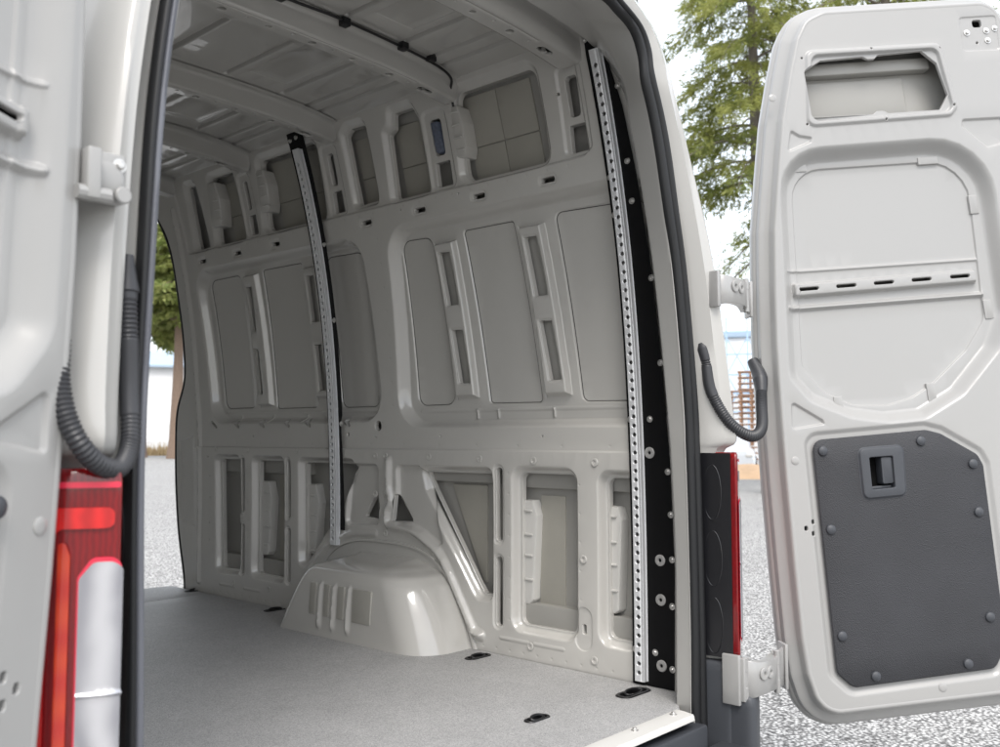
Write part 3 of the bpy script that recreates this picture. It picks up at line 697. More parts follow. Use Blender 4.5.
# ------------------------------------------------------------------ rear door frame (both pillars and header)
side_z = [-.14, 0, .2, .4, .6, .69, .72, .8, 1.0, 1.2, 1.35, 1.5, 1.6]
def T(z, xs, ys): return float(np.interp(z, xs, ys))
def curve_A(z): return (float(wx(z)) - .004, T(z, [0, .345, .665, .87, 1.22, 1.57, 1.77], [.126, .120, .127, .137, .150, .168, .19]), z)
def cB(z): return (T(z, [-.1, .24, .55, .86, 1.19, 1.5, 1.62], [.789, .793, .786, .772, .724, .646, .606]), 0., z)
def cC(z): return (T(z, [-.1, .23, .54, .86, 1.19, 1.51, 1.62], [.846, .840, .833, .817, .767, .693, .655]), 0., z)
YE = lambda z: T(z, [.16, .69, .715, 1.035, 1.28, 1.43, 1.57, 1.9], [-.060, -.060, -.100, -.077, -.058, -.034, -.019, .03])
def cE(z): return (.885 - .0325*max(z, 0)**3, YE(z), z)
def cF(z): return (.985 - .0325*max(z, 0)**3, YE(z) + .085, z)
def cG(z): return (1.018 - .0325*max(z, 0)**3, YE(z) + .20, z)
topA = [(.775, .178, 1.70), (.735, .20, 1.80), (.68, .225, 1.87), (.60, .235, 1.90), (.48, .24, 1.915), (.25, .24, 1.925), (0, .24, 1.93)]
topB = [(.580, 0, 1.672), (.567, 0, 1.740), (.530, 0, 1.795), (.459, 0, 1.822), (.400, 0, 1.837), (.2, 0, 1.852), (0, 0, 1.856)]
topC = [(.614, 0, 1.708), (.600, 0, 1.765), (.560, 0, 1.815), (.477, 0, 1.850), (.41, 0, 1.866), (.2, 0, 1.882), (0, 0, 1.888)]
topE = [(.738, -.008, 1.66), (.716, .0, 1.74), (.688, .02, 1.84), (.64, .04, 1.91), (.52, .05, 1.96), (.25, .05, 1.985), (0, .05, 1.99)]
topF = [(.828, .085, 1.67), (.805, .095, 1.76), (.760, .115, 1.88), (.70, .13, 1.95), (.55, .13, 2.0), (.25, .13, 2.02), (0, .13, 2.025)]
topG = [(.862, .20, 1.68), (.840, .21, 1.78), (.790, .23, 1.91), (.72, .24, 1.99), (.56, .24, 2.03), (.25, .24, 2.05), (0, .24, 2.055)]
def full(fn, top): return spline([fn(z) for z in side_z] + top, 4)
cA_, cB_, cC_, cE_, cF_, cG_ = full(curve_A, topA), full(cB, topB), full(cC, topC), full(cE, topE), full(cF, topF), full(cG, topG)
def mixc(p, q, t, off=(0, 0, 0)): return [tuple(a[i]*(1-t) + b_[i]*t + off[i] for i in range(3)) for a, b_ in zip(p, q)]
# left pillar has its own measured curves
def lB(z): return (T(z, [.27, .49, .67, .89, 1.05, 1.26, 1.4, 1.6], [.776, .783, .787, .783, .776, .768, .753, .725]), 0., z)
def lC(z): return (T(z, [.28, .49, .67, .89, 1.05, 1.25, 1.4, 1.6], [.808, .812, .817, .810, .804, .797, .780, .752]), 0., z)
def push(top, dx_): return [(x + dx_*min(1, x/.5), y, z) for x, y, z in top]
lB_ = full(lB, push(topB, .10)); lC_ = full(lC, push(topC, .09))
lE_ = full(lambda z: (cE(z)[0] + .03*min(1, max(0, z/1.2)), cE(z)[1], z), push(topE, .05))
frame = MB(); lips = []; seals = []
for sg, A, B, Cc, E_, Fc, G in ((1, cA_, cB_, cC_, cE_, cF_, cG_), (-1, cA_, lB_, lC_, lE_, cF_, cG_)):
    S = lambda c: [(p[0]*sg, p[1], p[2]) for p in c]
    A2 = mixc(A, A, 0, (-.105*k_, -.064*k_, 0)) if False else [(x - .122*min(1, x/.5), y - .0744*min(1, x/.5), z) for x, y, z in A]
    ab = mixc(A2, B, .80, (0, 0, 0)); ab2 = mixc(A2, B, .90, (-.004, -.004, 0))
    g1 = mixc(Cc, E_, .10, (0, .018, 0)); g2 = mixc(Cc, E_, .24, (0, .024, 0)); g3 = mixc(Cc, E_, .34, (0, .012, 0)); g4 = mixc(Cc, E_, .60, (0, -.012, 0)); g5 = mixc(Cc, E_, .70, (0, -.006, 0)); g6 = mixc(Cc, E_, .93, (0, -.002, 0))
    ef = mixc(E_, Fc, .12, (0, -.006, 0)); ef2 = mixc(E_, Fc, .8, (0, -.004, 0))
    rings = [S(c) for c in (mixc(A, A, 0, (.03, .02, 0)), A, A2, mixc(A2, B, .1, (-.002, 0, 0)), ab, ab2, B, mixc(B, Cc, .5), Cc, g1, g2, g3, g4, g5, g6, E_, ef, ef2, Fc, G, mixc(G, G, 0, (.004, .2, 0)))]
    frame.loft(rings, False)
    lip = [S(c) for c in (mixc(B, Cc, -.02, (0, .004, 0)), mixc(B, Cc, .02, (-.003, -.007, 0)), mixc(B, Cc, .12, (-.002, -.014, 0)), mixc(B, Cc, .30, (0, -.018, 0)), mixc(B, Cc, .42, (0, -.016, 0)), mixc(B, Cc, .46, (0, -.008, 0)))]
    bl = MB(); bl.loft(lip, False)
    lips.append((bl, sg))
    bulb = []
    for q in range(11):
        a = math.pi*q/10; t = .72 - .30*math.cos(a); bulb.append(S(mixc(B, Cc, t, (0, -.006 - .017*math.sin(a), 0))))
    bs = MB(); bs.loft(bulb, False); seals.append((bs, sg))
fr = frame.build('rear_door_frame', M['paint_frame'], van, 50)
for (bl, sg), (bs, s2) in zip(lips, seals):
    o = bs.build('door_seal', M['rubber'], van, 60)
    bl.build('seal_lip', M['lip'] if sg < 0 else M['rubber'], o, 60)  # left lip wears the painted sheen, right lip plain black rubber
# gutter holes and screws on the pillar
for z in (.05, .42, .68, .86, 1.03, 1.20, 1.33, 1.40):
    a, c = Vector(curve_A(z)), Vector(cB(z)); p = a.lerp(c, .62 if z > .3 else .45)
    inst('screw_hole', darkdisc_me, p + Vector((-.0006, -.0006, 0)), (-1, -.8, 0), fr)
# ------------------------------------------------------------------ tail lamps
def tail_lamp(sg):
    z0, z1 = .135, .690
    prof = [(.844, -.004), (.848, -.070), (.852, -.100), (.860, -.110), (.900, -.090), (.940, -.062), (.974, -.020), (.996, .03), (1.006, .09), (1.010, .15)]
    if sg < 0: prof = [(x + .014*(y < -.02 and x < .95 or x < .86), y) for x, y in prof]
    pf = spline(prof, 4)
    def ring(z, k): return [(sg*(x - (x-.93)*k), y + .06*k*(y < 0)*1., z) for x, y in pf]
    b = MB(); b.loft([ring(z0, .12), ring(z0+.006, .02), ring(z0+.02, 0)] + [ring(z, 0) for z in np.linspace(z0+.05, z1-.05, 8)] + [ring(z1-.02, 0), ring(z1-.006, .02), ring(z1, .12)], False, False, False)
    n = len(pf); b.add(ring(z1, .12), [tuple(range(n))]); b.add(ring(z0, .12), [tuple(range(n))])
    o = b.build('tail_lamp', M['lens_dark'], van, 50)
    # housing: the flat inner cheek, with three moulded pockets
    h = MB()
    chk = spline([(.840, .02), (.8445, -.03), (.8475, -.070), (.851, -.096)], 4)
    h.loft([[(sg*(x - .003), y, z) for x, y in chk] for z in np.linspace(z0+.002, z1-.002, 6)], False)
    for zc in (.22, .40, .58):
        ringp = [(zc + .075*math.sin(a), -.042 + .026*math.cos(a)) for a in [2*math.pi*k/28 for k in range(29)]]
        h.tube([(sg*(.8425 + .06*max(0,-y-.03)), y, z) for z, y in ringp], .0018, 6)
    h.build('lamp_housing', M['lamp_black'], o)
    def lm(u, v, d):                         # u: distance outwards round the lens, v: height
        L_ = [0]
        for p, q in zip(pf[:-1], pf[1:]): L_.append(L_[-1] + math.hypot(q[0]-p[0], q[1]-p[1]))
        s0 = L_[12]                          # start of the rear face
        X = np.interp(u + s0, L_, [p[0] for p in pf]); Y = np.interp(u + s0, L_, [p[1] for p in pf])
        e = .002; tx = np.interp(u+s0+e, L_, [p[0] for p in pf]) - np.interp(u+s0-e, L_, [p[0] for p in pf]); ty = np.interp(u+s0+e, L_, [p[1] for p in pf]) - np.interp(u+s0-e, L_, [p[1] for p in pf])
        l = np.hypot(tx, ty) + 1e-9
        return np.stack([sg*(X - d*(ty/l)*-1.*-1.), Y + d*(tx/l), v + 0*d], 1)
    def lensp(nm, p, d0, m, r, fs=()):
        def dense(p):
            out = []
            for i in range(len(p)):
                a, c = p[i], p[(i+1) % len(p)]
                for k in range(3): out.append((a[0]+(c[0]-a[0])*k/3, a[1]+(c[1]-a[1])*k/3))
            return out
        return sheet(nm, ccw(rnd(p, r)), list(fs), [], lambda u, v, d: lm(u, v, d + d0), m, o, .008, sg < 0)
    lensp('red_band', [(.004, .610), (.004, .638), (.150, .638), (.150, .16), (.084, .16), (.084, .582), (.072, .610)], -.004, M['lens_red'], .010)
    lensp('top_band', [(-.002, .664), (-.002, .672), (.150, .672), (.150, .664)], -.004, M['lens_magenta'], .003)
    lensp('indicator', [(.057, .25), (.057, .575), (.063, .592), (.072, .592), (.072, .25)], -.005, M['lens_orange'], .005)
    lensp('clear_edge', [(-.004, .180), (-.004, .572), (.030, .572), (.0478, .546), (.0478, .207), (.032, .180)], -.0045, M['lens_magenta'], .014)
    lensp('clear_lens', [(-.004, .186), (-.004, .566), (.028, .566), (.0455, .544), (.0455, .209), (.030, .186)], -.0075, M['lens_clear'], .013,
          [rib([(-.004, .392), (.045, .392)], -.003, .004, 2)])
    return o
tail_lamp(1); tail_lamp(-1)
# ------------------------------------------------------------------ bumper
b = MB()
for sg in (1, -1):
    for pr_, za, zb in (([(.838, .0), (.842, -.06), (.848, -.088), (.866, -.098), (.90, -.094), (.95, -.075), (.99, -.02), (1.018, .08), (1.02, .16)], -.46, .126),
                        ([(.846, -.05), (.848, -.10), (.853, -.136), (.868, -.146), (.90, -.140), (.95, -.115), (1.0, -.06), (1.032, .05), (1.034, .16)], -.46, .045)):
        pq = spline(pr_, 4); n_ = len(pq)
        rg = [[(sg*(x + (.93-x)*k), y + .10*k, z) for x, y in pq] for z, k in ((za, 0), (zb-.03, 0), (zb-.012, .02), (zb-.003, .08), (zb, .16))]
        b.loft(rg, False); b.add(rg[-1], [tuple(range(n_))])
b.box(-.86, .86, -.335, -.045, -.46, -.085, .02)
b.box(-.82, .80, -.045, .02, -.46, -.035, .008)
bmp = b.build('rear_bumper', M['bumper'], van, 40)
for y in (-.30, -.25, -.20, -.15): MB().box(-.78, .74, y-.008, y+.008, -.088, -.079, .003).build('tread_rib', M['bumper'], bmp)
# ------------------------------------------------------------------ rear wheels
for sg in (1, -1):
    ty = MB(); ax = (sg, 0, 0); o_ = (sg*.74, 1.37, GZ + .345)
    ty.lathe([(.20, -.06), (.215, -.095), (.30, -.105), (.335, -.09), (.345, -.06), (.345, .06), (.335, .09), (.30, .105), (.215, .095), (.20, .06)], o_, ax, 36)
    tyre = ty.build('wheel', M['rubber'], van)
    rm = MB(); rm.lathe([(.205, -.05), (.205, .075), (.19, .08), (.17, .03), (.10, .02), (.08, .07), (.03, .075), (.001, .075)], o_, ax, 28); rm.build('rim', M['zinc'], tyre)
# ------------------------------------------------------------------ doors
ES = Vector((.7182317, -.6896461, .0923659)); ET = Vector((-.0253236, .1067505, .9939633)); EN = Vector((-.6953430, -.7162350, .0592073))
DO = Vector((1.0265318, -.0979711, .1316151))
def door(O, es, et, en, flip, name_label):
    e1, e2, e3, o_ = (np.array(v) for v in (es, et, en, O))
    def dm(u, v, d): return o_[None, :] + np.outer(u, e1) + np.outer(v, e2) - np.outer(d + 0*u, e3)
    def P3(s, t, d=0.): return Vector(dm(np.array([s]), np.array([t]), np.array([d]))[0])
    fe = [(.19, -.185), (.95, -.185), (.985, -.17), (1.0, -.13), (1.0, 1.82), (.985, 1.86), (.95, 1.877), (.44, 1.877), (.385, 1.855), (.352, 1.80), (.318, 1.70), (.273, 1.548), (.235, 1.37), (.202, 1.208), (.180, 1.03), (.163, .87), (.148, .65), (.138, .466), (.128, .22), (.122, .02), (.126, -.08), (.140, -.145), (.160, -.172)]
    fe = ccw(rnd(ccw(fe), .05, 3))
    root_feats = [recess([(.359, 1.767), (.800, 1.765), (.825, 1.55), (.795, 1.518), (.330, 1.515)], -.008, .012, .03, 3), recess([(.375, 1.750), (.785, 1.748), (.808, 1.552), (.785, 1.532), (.345, 1.532)], .012, .010, .03, 3)]
    ro = [(.170, .76), (.227, .680), (.343, .622), (.458, .597), (.575, .598), (.702, .658), (.839, .788), (.900, .900), (.908, 1.464), (.230, 1.460)]
    root_feats.append(recess(ro, .040, .046, [.08, .08, .08, .08, .08, .1, .12, .1, .19, .15], 7))
    root_feats.append(recess([(.232, .79), (.290, .712), (.373, .664), (.479, .654), (.558, .670), (.628, .704), (.750, .798), (.824, .890), (.846, 1.398), (.280, 1.402)], .006, .006, [.06, .06, .06, .06, .06, .06, .08, .06, .13, .10], 3))
    root_feats.append(rib([(.225, 1.086), (.825, 1.078)], -.006, .008, 2)); root_feats.append(rib([(.215, .972), (.822, .968)], -.012, .012, 3))
    root_feats.append(recess([(.232, 1.052), (.818, 1.050), (.818, 1.000), (.230, 1.000)], -.020, .012, .012, 3))
    for p, r in (([(.169, .700), (.262, .632), (.268, .614), (.160, .606)], .012), ([(.281, 1.522), (.310, 1.500), (.352, 1.490), (.344, 1.470), (.258, 1.440)], .010), ([(.826, 1.515), (.960, 1.513), (.960, 1.425), (.895, 1.412), (.820, 1.488)], .012), ([(.855, .735), (.975, .60), (.985, .30), (.80, .50)], .02)):
        root_feats.append(recess(p, .007, .010, r, 3))
    root_feats.append(recess([(.868, 1.845), (.996, 1.845), (.990, 1.725), (.866, 1.728)], .004, .007, .014, 2))
    sh_ = .022 if flip else 0.
    pan = [(.216, .574), (.561, .573), (.605, .558), (.707, .487), (.720, .455), (.705, -.06), (.662, -.122), (.239, -.130), (.196, -.085)]
    pan = [(a + sh_, c) for a, c in pan]
    root_feats.append(recess(inset(pan, -.028), .008, .018, .05, 3))
    win = [(.350, 1.700), (.408, 1.733), (.545, 1.738), (.560, 1.728), (.580, 1.728), (.594, 1.740), (.735, 1.743), (.780, 1.700), (.798, 1.592), (.768, 1.547), (.600, 1.547), (.585, 1.556), (.565, 1.556), (.552, 1.547), (.350, 1.549)]
    hs = [rnd(win, .008, 3)]
    for s in (.283, .400, .518, .637, .759): hs.append(capsule((s-.026, 1.027), (s+.026, 1.027), .0075, 5))
    for s, t in ((.190, .340), (.166, .324), (.186, .307)): hs.append(rnd([(s-.007, t-.009), (s+.007, t-.009), (s+.007, t+.009), (s-.007, t+.009)], .006, 3))
    hs.append(rnd([(.912, 1.806), (.946, 1.806), (.946, 1.834), (.912, 1.834)], .009, 3)); hs.append(circle(.920, 1.757, .006, 8))
    for s, t in ((.350, 1.742), (.572, 1.757), (.792, 1.745), (.808, 1.558), (.585, 1.527), (.338, 1.530)): hs.append(circle(s, t, .0055, 8))
    hs.append(rnd([(.371, .514), (.450, .512), (.444, .410), (.367, .410)], .006, 3))
    root = sheet('rear_door', fe, root_feats, hs, dm, M['paint_out'], van, .045, flip, .010, label=name_label)
    # edge of the door: bead, step, seal land and outer skin
    n = len(fe); U = np.array(fe); tn = np.roll(U, -1, 0) - np.roll(U, 1, 0); tn /= np.linalg.norm(tn, axis=1)[:, None] + 1e-9; on = np.stack([tn[:, 1], -tn[:, 0]], 1)
    b = MB(); rings = []
    for o, d in ((0, 0), (.005, -.0015), (.010, .0), (.014, .006), (.017, .022), (.022, .030), (.040, .036), (.046, .041), (.049, .060), (.0545, .064), (.057, .068), (.057, .092), (.052, .100)):
        q = U + on*o; rings.append(dm(q[:, 0], q[:, 1], np.full(n, d)).tolist())
    b.loft(rings, True); eo = b.build('door_edge', M['paint_out'], root, 40)
    q = U + on*.054; b = MB(); b.add(dm(q[:, 0], q[:, 1], np.full(n, .100)).tolist(), [tuple(range(n))]); b.build('door_skin', M['paint_out'], root)
    q = np.array([(.26, -.10), (.94, -.10), (.94, 1.80), (.42, 1.80), (.31, 1.50)]); b = MB(); b.add(dm(q[:, 0], q[:, 1], np.full(5, .082)).tolist(), [tuple(range(5))]); b.build('door_inner_skin', M['skin'], root)
    # seams on the inner skin in the upper opening
    bb = MB(); plate('', [(.36, 1.56), (.70, 1.56), (.70, 1.69), (.36, 1.69)], dm, .074, .0805, None, None, .01, .004, mb=bb); plate('', [(.36, 1.70), (.78, 1.70), (.78, 1.74), (.36, 1.74)], dm, .045, .0805, None, None, .006, .006, mb=bb); bb.build('inner_brace', M['skin'], root)
    for s, t in ((.30, 1.405), (.72, 1.400), (.845, 1.25), (.838, .92), (.62, .682), (.33, .668)):
        plate('edge_clip', [(s-.032, t-.012), (s+.032, t-.012), (s+.032, t+.012), (s-.032, t+.012)] if t > 1.35 else [(s-.014, t-.03), (s+.014, t-.03), (s+.014, t+.03), (s-.014, t+.03)], dm, .036, .05, M['paint_out'], root, .003, .003)
    # charcoal trim panel with studs and the release handle
    ph = rnd(inset([(.345, .536), (.480, .535), (.472, .389), (.342, .389)], .02), .01)
    tp = sheet('trim_panel', ccw(rnd(pan, .032)), [recess(pan, -.0035, .004, .032, 2)], [rnd([(.372, .513), (.449, .511), (.443, .411), (.368, .411)], .008)], lambda u, v, d: dm(u, v, d - .002), M['panel'], root, .08, flip, .02)
    dome = MB(); dome.lathe([(.0145, 0), (.0145, .002), (.013, .005), (.009, .0075), (.004, .0088), (.0008, .009)], (0, 0, 0), (0, 0, 1), 18); dme = mesh_of(dome, 'panel_stud', M['bumper'])
    for s, t in ((.243, .540), (.540, .542), (.687, .461), (.682, .321), (.235, .314), (.225, .015), (.307, -.105), (.581, -.100), (.667, .022)): inst('panel_stud', dme, P3(s, t, -.0055), en, tp)
    esc = sheet('handle_frame', ccw(rnd([(.345, .540), (.487, .538), (.474, .386), (.340, .387)], .022)), [recess([(.345, .540), (.487, .538), (.474, .386), (.340, .387)], -.007, .008, .022, 3)], [rnd([(.374, .511), (.449, .509), (.443, .413), (.370, .413)], .007)], lambda u, v, d: dm(u, v, d - .006), M['bumper'], tp, .05, flip, .03)
    pk = [(.371, .514), (.450, .512), (.444, .410), (.367, .410)]; bb = MB(); bb.loft([dm(np.array([p[0] for p in pk]), np.array([p[1] for p in pk]), np.full(4, q)).tolist() for q in (.0, .036)], True, False, True); bb.build('handle_pocket', M['void'], tp)
    plate('handle_lever', [(.413, .507), (.447, .506), (.443, .428), (.409, .428)], dm, -.006, .03, M['bumper'], tp, .006, .004); plate('handle_lever', [(.378, .424), (.440, .424), (.438, .415), (.376, .415)], dm, .004, .03, M['bumper'], tp, .004, .003)
    for s, t in ((.16, .52), (.93, .52), (.95, 1.20), (.24, 1.62), (.93, .02), (.50, -.158)): inst('rubber_plug', darkplug_me if (s, t) == (.93, .52) else plug_lt, P3(s, t, .0), en, root)
    for s, t in ((.891, 1.791), (.955, 1.794), (.955, 1.762), (.984, 1.80)): inst('bolt', zinc_me, P3(s, t, -.0005 + .004), en, root)
    return root, P3, dm
rd, RP, rdm = door(DO, ES, ET, EN, False, None)
# the left door is the mirror image, swung a little further closed
def mir(v): return Vector((-v.x, v.y, v.z))
R7 = Matrix.Rotation(math.radians(-16.3), 3, 'Z')
LO = Vector((-.8937, -.0685, .0856))
RT = Matrix.Rotation(math.radians(4.23), 3, Vector((.742, .670, 0)))
ld, LP, ldm = door(LO, RT @ R7 @ mir(ES), RT @ R7 @ mir(ET), RT @ R7 @ mir(EN), True, None)
# ------------------------------------------------------------------ hinges
def hinge(path, zc, hgt, leaf, door_root):
    """curved strap of sheet steel with rolled barrels, plus a bolted leaf on the door side"""
    P_ = [Vector((x, y, 0)) for x, y in spline(path, 6)]; n_ = len(P_); b = MB(); rg = []
    for i, p in enumerate(P_):
        t = (P_[min(i+1, n_-1)] - P_[max(i-1, 0)]).normalized(); nn = Vector((t.y, -t.x, 0)); f = i/(n_-1)
        h0 = hgt*(.5 - .10*math.sin(math.pi*f)); w_ = .0045
        rg.append([tuple(p + nn*a + Vector((0, 0, zc + z))) for a, z in ((-w_, -h0), (w_*.7, -h0), (w_, -h0+.002), (w_, h0-.002), (w_*.7, h0), (-w_, h0))])
    b.loft(rg, True, True, True)
    # folded flanges along the top and bottom of the strap
    for sg in (-1, 1):
        fl_ = []
        for i, p in enumerate(P_[4:-3]):
            t = (P_[i+5] - P_[i+3]).normalized(); nn = Vector((t.y, -t.x, 0)); h0 = hgt*(.5 - .10*math.sin(math.pi*(i+4)/(n_-1)))
            fl_.append([tuple(p + nn*a + Vector((0, 0, zc + sg*(h0 - z)))) for a, z in ((-.002, .0), (-.022, .0), (-.022, .004), (-.002, .004))])
        b.loft(fl_, True, True, True)
    e0, e1 = P_[0], P_[-1]
    for e, r in ((e0, .010), (P_[int(n_*.72)], .009)):
        b.lathe([(r*.7, -hgt*.56), (r, -hgt*.54), (r, -hgt*.2), (r*.9, -hgt*.19), (r*.9, hgt*.19), (r, hgt*.2), (r, hgt*.54), (r*.7, hgt*.56)], (e.x, e.y, zc), (0, 0, 1), 16)
    h = b.build('hinge', M['hinge'], door_root)
    T_ = Matrix.Translation(Vector((leaf[0], leaf[1], zc))) @ Matrix.Rotation(math.radians(-44), 4, 'Z')
    s_ = MB(); s_.box(-.004, .006, -.026, .030, -hgt*.60, hgt*.60, .003, T_); s_.build('hinge_leaf', M['hinge'], door_root)
    for dz in (-.36, .36): inst('bolt', zinc_me, T_ @ Vector((-.005, .0, hgt*dz)), T_.to_3x3() @ Vector((-1, 0, 0)), door_root)
    for f in (.38, .50):
        i = int(f*n_); t = (P_[i+1] - P_[i-1]).normalized()
        inst('bolt', plug_me, P_[i] + Vector((t.y, -t.x, 0))*.0045 + Vector((0, 0, zc + (.12 if f > .4 else .12)*hgt)), (t.y, -t.x, 0), door_root)
    return h
hinge([(.860, -.122), (.876, -.142), (.91, -.152), (.96, -.152), (1.02, -.142), (1.074, -.130)], .085, .105, (1.080, -.126), rd)
b = MB(); b.box(.836, .850, -.118, -.066, .018, .150, .004); b.box(.846, .880, -.128, -.108, .028, .142, .004); b.build('hinge_bracket', M['paint_out'], rd)
hinge([(.832, -.066), (.850, -.090), (.89, -.096), (.95, -.090), (1.02, -.065), (1.080, -.040)], 1.14, .088, (1.087, -.035), rd)
b = MB(); b.box(.818, .834, -.085, -.045, 1.09, 1.19, .004); b.build('hinge_bracket', M['hinge'], rd)
# folded hinge on the left pillar
b = MB(); b.box(-.930, -.868, -.098, -.075, 1.055, 1.125, .006); b.lathe([(.022, 0), (.022, .004), (.017, .006), (.001, .006)], (-.897, -.098, 1.088), (0, -1, 0), 20); b.tube([(-.945, -.115, 1.058), (-.90, -.115, 1.058)], .010, 10); b.lathe([(.012, 0), (.012, .008), (.010, .010), (.001, .010)], (-.876, -.098, 1.066), (0, -1, 0), 14)
b.box(-.935, -.915, -.125, -.095, 1.05, 1.12, .004); b.build('hinge', M['paint_out'], ld)
inst('bolt', zinc_me, (-.880, -.0985, 1.108), (0, -1, 0), ld)
# ------------------------------------------------------------------ corrugated door cables
def conduit(pts, r, plain, boots, n=26):
    sp_ = spline(pts, n); P_ = [Vector(p) for p in sp_]; L_ = [0.]
    for a, c in zip(P_[:-1], P_[1:]): L_.append(L_[-1] + (c-a).length)
    tot = L_[-1]; m = int(tot/.0017); q = np.linspace(0, tot, m); A_ = np.array([tuple(p) for p in P_])
    Q = np.stack([np.interp(q, L_, A_[:, i]) for i in range(3)], 1)
    rad = []
    for s in q:
        f = s/tot
        if any(a <= f <= c for a, c in plain): rad.append(r*.98)
        else: rad.append(r*(1. - .16*(.5 - .5*math.cos(2*math.pi*s/.0068))**1.0))
    for (f0, f1, k0, k1) in boots:
        for i, s in enumerate(q):
            f = s/tot
            if f0 <= f <= f1: t = (f-f0)/(f1-f0); rad[i] = r*(k0 + (k1-k0)*t)
    b = MB(); b.tube([tuple(p) for p in Q], rad, 14); return b.build('door_cable', M['cable'], van, 50)
cb = conduit([(.842, -.004, 1.035), (.837, -.032, .95), (.840, -.045, .86), (.862, -.085, .775), (.915, -.12, .735), (.985, -.12, .755), (1.06, -.085, .825), (1.100, -.062, .905), (1.118, -.03, .96)], .0165, [(0, .14), (.16, .28)], [(0, .09, 1.15, 1.3), (.09, .14, 1.3, 1.0), (.84, .90, 1.0, 1.35), (.90, 1., 1.35, 1.0)])
lc = conduit([(-.826, -.022, 1.00), (-.830, -.03, .945), (-.829, -.034, .888), (-.826, -.036, .80), (-.832, -.055, .725), (-.862, -.088, .690), (-.901, -.11, .695), (-.932, -.12, .722), (-.948, -.112, .76), (-.953, -.10, .805), (-.950, -.09, .86)], .0145, [(0, .12), (.22, .42)], [(0, .10, .5, 1.2)])
# ------------------------------------------------------------------ connector in the pillar slot
strip_box('connector', .945, .980, 1.725, 1.825, .012, .05, mat('connector_plastic', (.12, .14, .19), .4, var=.6, vscale=90.), .003)

# ------------------------------------------------------------------ surroundings
def struct(o): o['kind'] = 'structure'; return o
g = []; n = 60; xs = np.concatenate([-np.geomspace(400, 1, 20), np.linspace(-.9, .9, 8), np.geomspace(1, 400, 20)])
U, W = np.meshgrid(xs, xs); V = np.stack([U.ravel(), W.ravel(), np.full(U.size, GZ)], 1); k = len(xs)
gr = obj('ground', V, [(j*k+i, j*k+i+1, (j+1)*k+i+1, (j+1)*k+i) for j in range(k-1) for i in range(k-1)], M['gravel'], None); struct(gr)
HEAD = math.radians(47.887); CAM = Vector((-1.476, -1.351, .732))
def bearing(px, dist):                       # place something at a bearing and distance from the van's rear corner
    a = HEAD + math.atan((px-500)/938.); r = dist/math.cos(math.atan((px-500)/938.))
    return Vector((CAM.x + r*math.sin(a), CAM.y + r*math.cos(a), GZ))

def conifer(name, base, h, crown_z, rad, tr, nb, label, seed, group, mt=M['needles'], bark=M['bark_grey'], leaf=.16, lean=0., droop=.5, dens=1.0, shape=1., thin=.20):
    R_ = random.Random(seed); root = empty(name, tuple(base), label, 'tree', group)
    b = MB(); segs = 14
    path = []; rads = []
    for i in range(segs+1):
        f = i/segs; path.append((base.x + lean*f*h + .05*math.sin(f*9+seed), base.y + .05*math.cos(f*7+seed), base.z + h*f)); rads.append(tr*(1-f)**.8 + .02 + (.35*tr*max(0, .06-f)/.06))
    b.tube(path, rads, 10)
    lv = MB(); V = []; F = []
    for k in range(nb):
        f = crown_z + (1-crown_z)*((k+R_.random())/nb)
        rr = rad*(1 - (f-crown_z)/(1-crown_z))**shape*R_.uniform(.55, 1.12) + .25
        a = k*2.399 + R_.uniform(-.5, .5); i = min(segs-1, int(f*segs)); t = f*segs - i
        c = Vector(path[i]).lerp(Vector(path[i+1]), t)
        d = Vector((math.cos(a), math.sin(a), 0)); pts = []
        rise = R_.uniform(.05, .3)
        for j in range(7):
            s = j/6; pts.append(c + d*rr*s + Vector((0, 0, rr*(rise*s - droop*s*s))))
        b.tube([tuple(p) for p in pts], [max(.035*rr/2.5*(1-j/6.5), .006) for j in range(7)], 5, False)
        nt_ = int(rr*9*dens)+3
        for q in range(nt_):
            s = R_.uniform(.18, 1.0); j = min(5, int(s*6)); p = pts[j].lerp(pts[j+1], s*6-j)
            sd = R_.choice((-1, 1)); tl = rr*.33*(1.1-s)*R_.uniform(.6, 1.3) + .22
            td = (d*.55 + Vector((-d.y, d.x, 0))*sd*R_.uniform(.5, 1.) + Vector((0, 0, R_.uniform(-.5, .05)))).normalized()
            for w in range(int(tl*15*dens)+4):
                e = p + td*tl*R_.random() + Vector((R_.gauss(0, .04), R_.gauss(0, .04), R_.gauss(-.05, .05)))
                ld_ = (td + Vector((R_.gauss(0, .5), R_.gauss(0, .5), R_.gauss(-.35, .4)))).normalized(); l = leaf*R_.uniform(.6, 1.4)
                sdv = ld_.cross(Vector((R_.gauss(0, 1), R_.gauss(0, 1), R_.gauss(0, 1)))).normalized()*l*thin
                o = len(V); V += [tuple(e - sdv*.6), tuple(e + ld_*l*.5 + sdv), tuple(e + ld_*l), tuple(e + ld_*l*.45 - sdv)]; F.append((o, o+1, o+2, o+3))
    b.build('trunk', bark, root); obj('crown', V, F, mt, root, smooth=False)
    return root
conifer('conifer_tree', bearing(770, 24), 18, .43, 3.1, .22, 84, 'tall loose conifer growing behind the gap between the van and its right door', 3, 'conifers beyond the gravel yard', dens=2.1, shape=.55, lean=-.05, leaf=.15, droop=.75, thin=.11)
conifer('conifer_tree', bearing(895, 27), 19, .40, 5.6, .24, 100, 'tall conifer showing only just above the top edge of the right door', 11, 'conifers beyond the gravel yard', dens=1.2, shape=.6, leaf=.16, droop=.7, thin=.12)
conifer('yard_tree', bearing(177, 62), 18, .50, 4.6, .42, 80, 'green tree with a bare brown trunk seen through the side door opening', 5, None, M['leaves'], M['bark'], .42, 0, .35, .8, .7)
